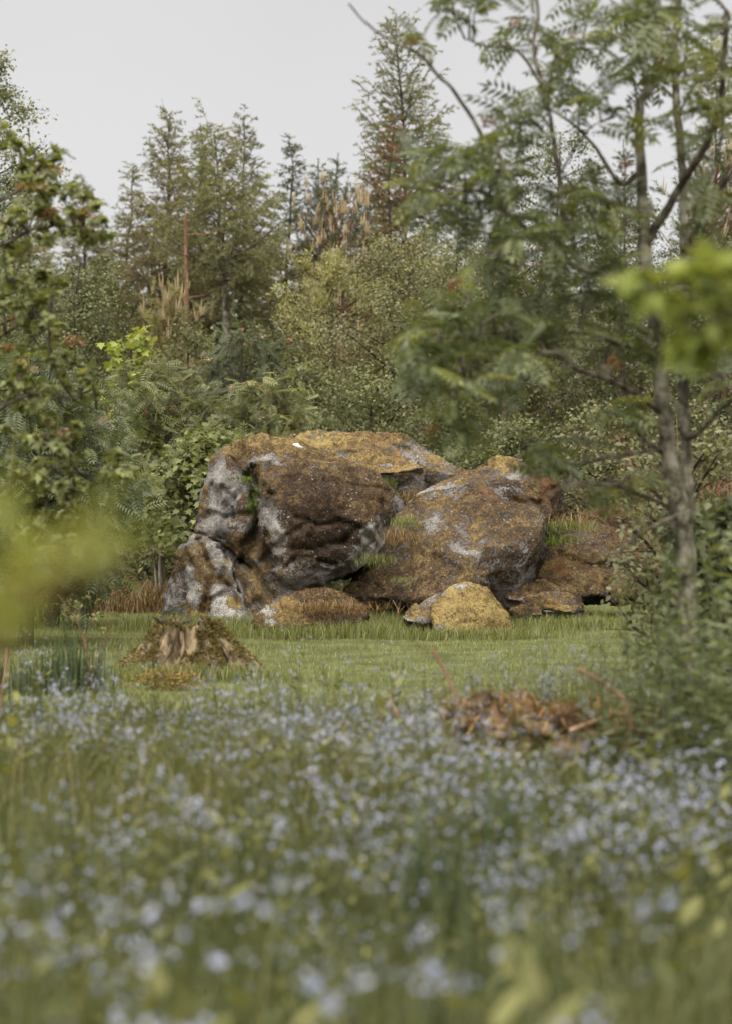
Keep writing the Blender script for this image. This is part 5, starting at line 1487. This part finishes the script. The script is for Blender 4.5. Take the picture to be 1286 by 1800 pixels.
# ------------------------------------------------------------------ rotten stump and sticks in the flowers
def broken():
    Yb = 8.0
    c = P(950, 1330, Yb); c[2] = gz(c[0], Yb)
    root = empty('rotten_stump', c, 'broken rotten stump with orange moss, blurred among the blue flowers', 'stump')
    g = sub_rng(77)
    def chunk(a, b, wx, hz, Y, nm, mat, s):
        u = np.linspace(0, np.pi, 14)[:, None]
        v = (np.arange(20) / 20 * 2 * np.pi)[None]
        d = np.stack([np.sin(u) * np.cos(v), np.sin(u) * np.sin(v), np.cos(u) + 0 * v], -1).reshape(-1, 3)
        r = 1 + .75 * fbm(d * 1.9 + s * 3.1, 3, 5 + s) + .30 * ridged(d * 4 + s, 2, 9)
        V = d * r[:, None] * np.array([wx * 1.15 / F * Y, .16, hz * .8 / F * Y]) + P(a, b, Y) - c
        ii = np.arange(13)[:, None] * 20
        jj = np.arange(20)[None]
        Q_ = np.stack([ii + jj, ii + 20 + jj, ii + 20 + (jj + 1) % 20, ii + (jj + 1) % 20], -1).reshape(-1, 4)
        o = link(nm, data_mesh(nm, V, Q_, M[mat], smooth=True), root)
        mb = MB()
        k = 420
        pk = g.integers(0, len(V), k)
        dd = d[pk]
        leaves(mb, V[pk], dd + g.normal(size=(k, 3)) * .6, g.normal(size=(k, 3)), g.uniform(.012, .028, k), g.uniform(.008, .014, k), 'needle', np.clip(.45 + .25 * dd[:, 2] + .2 * g.normal(size=k), 0, 1))
        link('moss', mb.mesh('moss', M['moss']), o, kind='stuff')
    for k, (a, b, w_, h_, Y_) in enumerate([(835, 1262, 34, 46, 8.0), (872, 1280, 30, 34, 7.9), (905, 1258, 32, 36, 8.1), (950, 1278, 36, 34, 8.0), (990, 1266, 34, 32, 8.05), (1030, 1290, 36, 30, 7.9), (1072, 1300, 34, 26, 7.95), (1105, 1306, 26, 24, 7.9), (960, 1335, 130, 40, 8.05), (890, 1320, 40, 26, 7.8), (1010, 1325, 46, 24, 7.75)]):
        chunk(a, b, w_, h_, Y_, 'wood_chunk', 'rot' if k % 3 else 'stump', k + 1)
broken()
mb = MB()
n = 420
c = P(960, 1330, 7.95)
q = np.stack([c[0] + .05 + R.normal(size=n) * .34, c[1] + R.normal(size=n) * .10, R.uniform(.02, .26, n)], -1)
blades(mb, q, R.uniform(.05, .16, n), R.uniform(.004, .010, n), R.uniform(0, 6.28, n), R.uniform(.8, 2.4, n), np.clip(R.uniform(.0, .75, n), 0, 1))
tag(link('dead_fronds', mb.mesh('dead_fronds', M['rust'])), 'rust-orange dead bracken fronds heaped over the rotten stump', 'bracken', kind='stuff')
for pts, Y, r, lab in [([(760, 1142), (775, 1170), (790, 1200), (805, 1240), (815, 1300)], 8.0, .011, 'short reddish stick poking up from the flowers before the rotten stump'),
                       ([(1016, 1176), (1045, 1192), (1075, 1212), (1098, 1235), (1108, 1275), (1108, 1320)], 7.9, .014, 'bent bare stick arching over the rotten stump'),
                       ([(1000, 1285), (1040, 1270), (1075, 1258), (1110, 1256)], 7.75, .015, 'pinkish broken stick lying across the rotten stump'),
                       ([(868, 1240), (880, 1280), (888, 1320)], 7.8, .008, 'thin pale stick leaning on the front of the rotten stump'),
                       ([(14, 1140), (10, 1180), (4, 1210), (0, 1260)], 9.5, .008, 'orange dead stalk at the frame edge near the sedge blades')]:
    mb = MB()
    q = smooth_path([P(a, b, Y) for a, b in pts], 4)
    tube(mb, q, np.linspace(r, r * .7, len(q)) * .68, 7, rough=.12, seed=3)
    c = q[-1].copy()
    tag(link('stick', mb.mesh('stick', M['stick'], smooth=True, off=c), loc=c), lab, 'stick')
# yellow moss pad below the stump
mb = MB()
n = 900
c = P(290, 1218, 11.6); c[2] = gz(c[0], 11.6)
q = np.stack([R.normal(size=n) * .10, R.normal(size=n) * .05, R.uniform(0, .10, n)], -1)
leaves(mb, q, R.normal(size=(n, 3)) + np.array([0, 0, .8]), R.normal(size=(n, 3)), R.uniform(.02, .04, n), .010, 'rhomb', R.uniform(.8, 1, n))
tag(link('moss_cushion', mb.mesh('moss_cushion', M['moss']), loc=c), 'yellow-gold moss cushion in the long grass below the tree stump', 'moss')
# tiny yellow meadow flowers on the lawn
mb = MB()
th = np.arange(6) / 6 * 2 * np.pi
mb.add(np.vstack([[[0, 0, .07]], np.stack([.010 * np.cos(th), .010 * np.sin(th), .072 + 0 * th], -1)]), [(0, k + 1, (k + 1) % 6 + 1) for k in range(6)], .9)
tube(mb, np.array([[0, 0, 0], [0, 0, .07]]), .001, 3, tint=.1)
YF = mb.mesh('buttercup', leaf_mat('buttercup', [(0, (.08, .11, .03)), (.5, (.45, .33, .03)), (1, (.55, .40, .04))], transl=.2))
for k in range(26):
    Yv = R.uniform(11.5, 17)
    x = R.uniform(-.16, .14) * Yv
    o = link('buttercup', YF, loc=(x, Yv, gz(x, Yv)))
    tag(o, 'tiny yellow buttercup dotted in the short grass', 'flower', 'buttercups in the short grass')
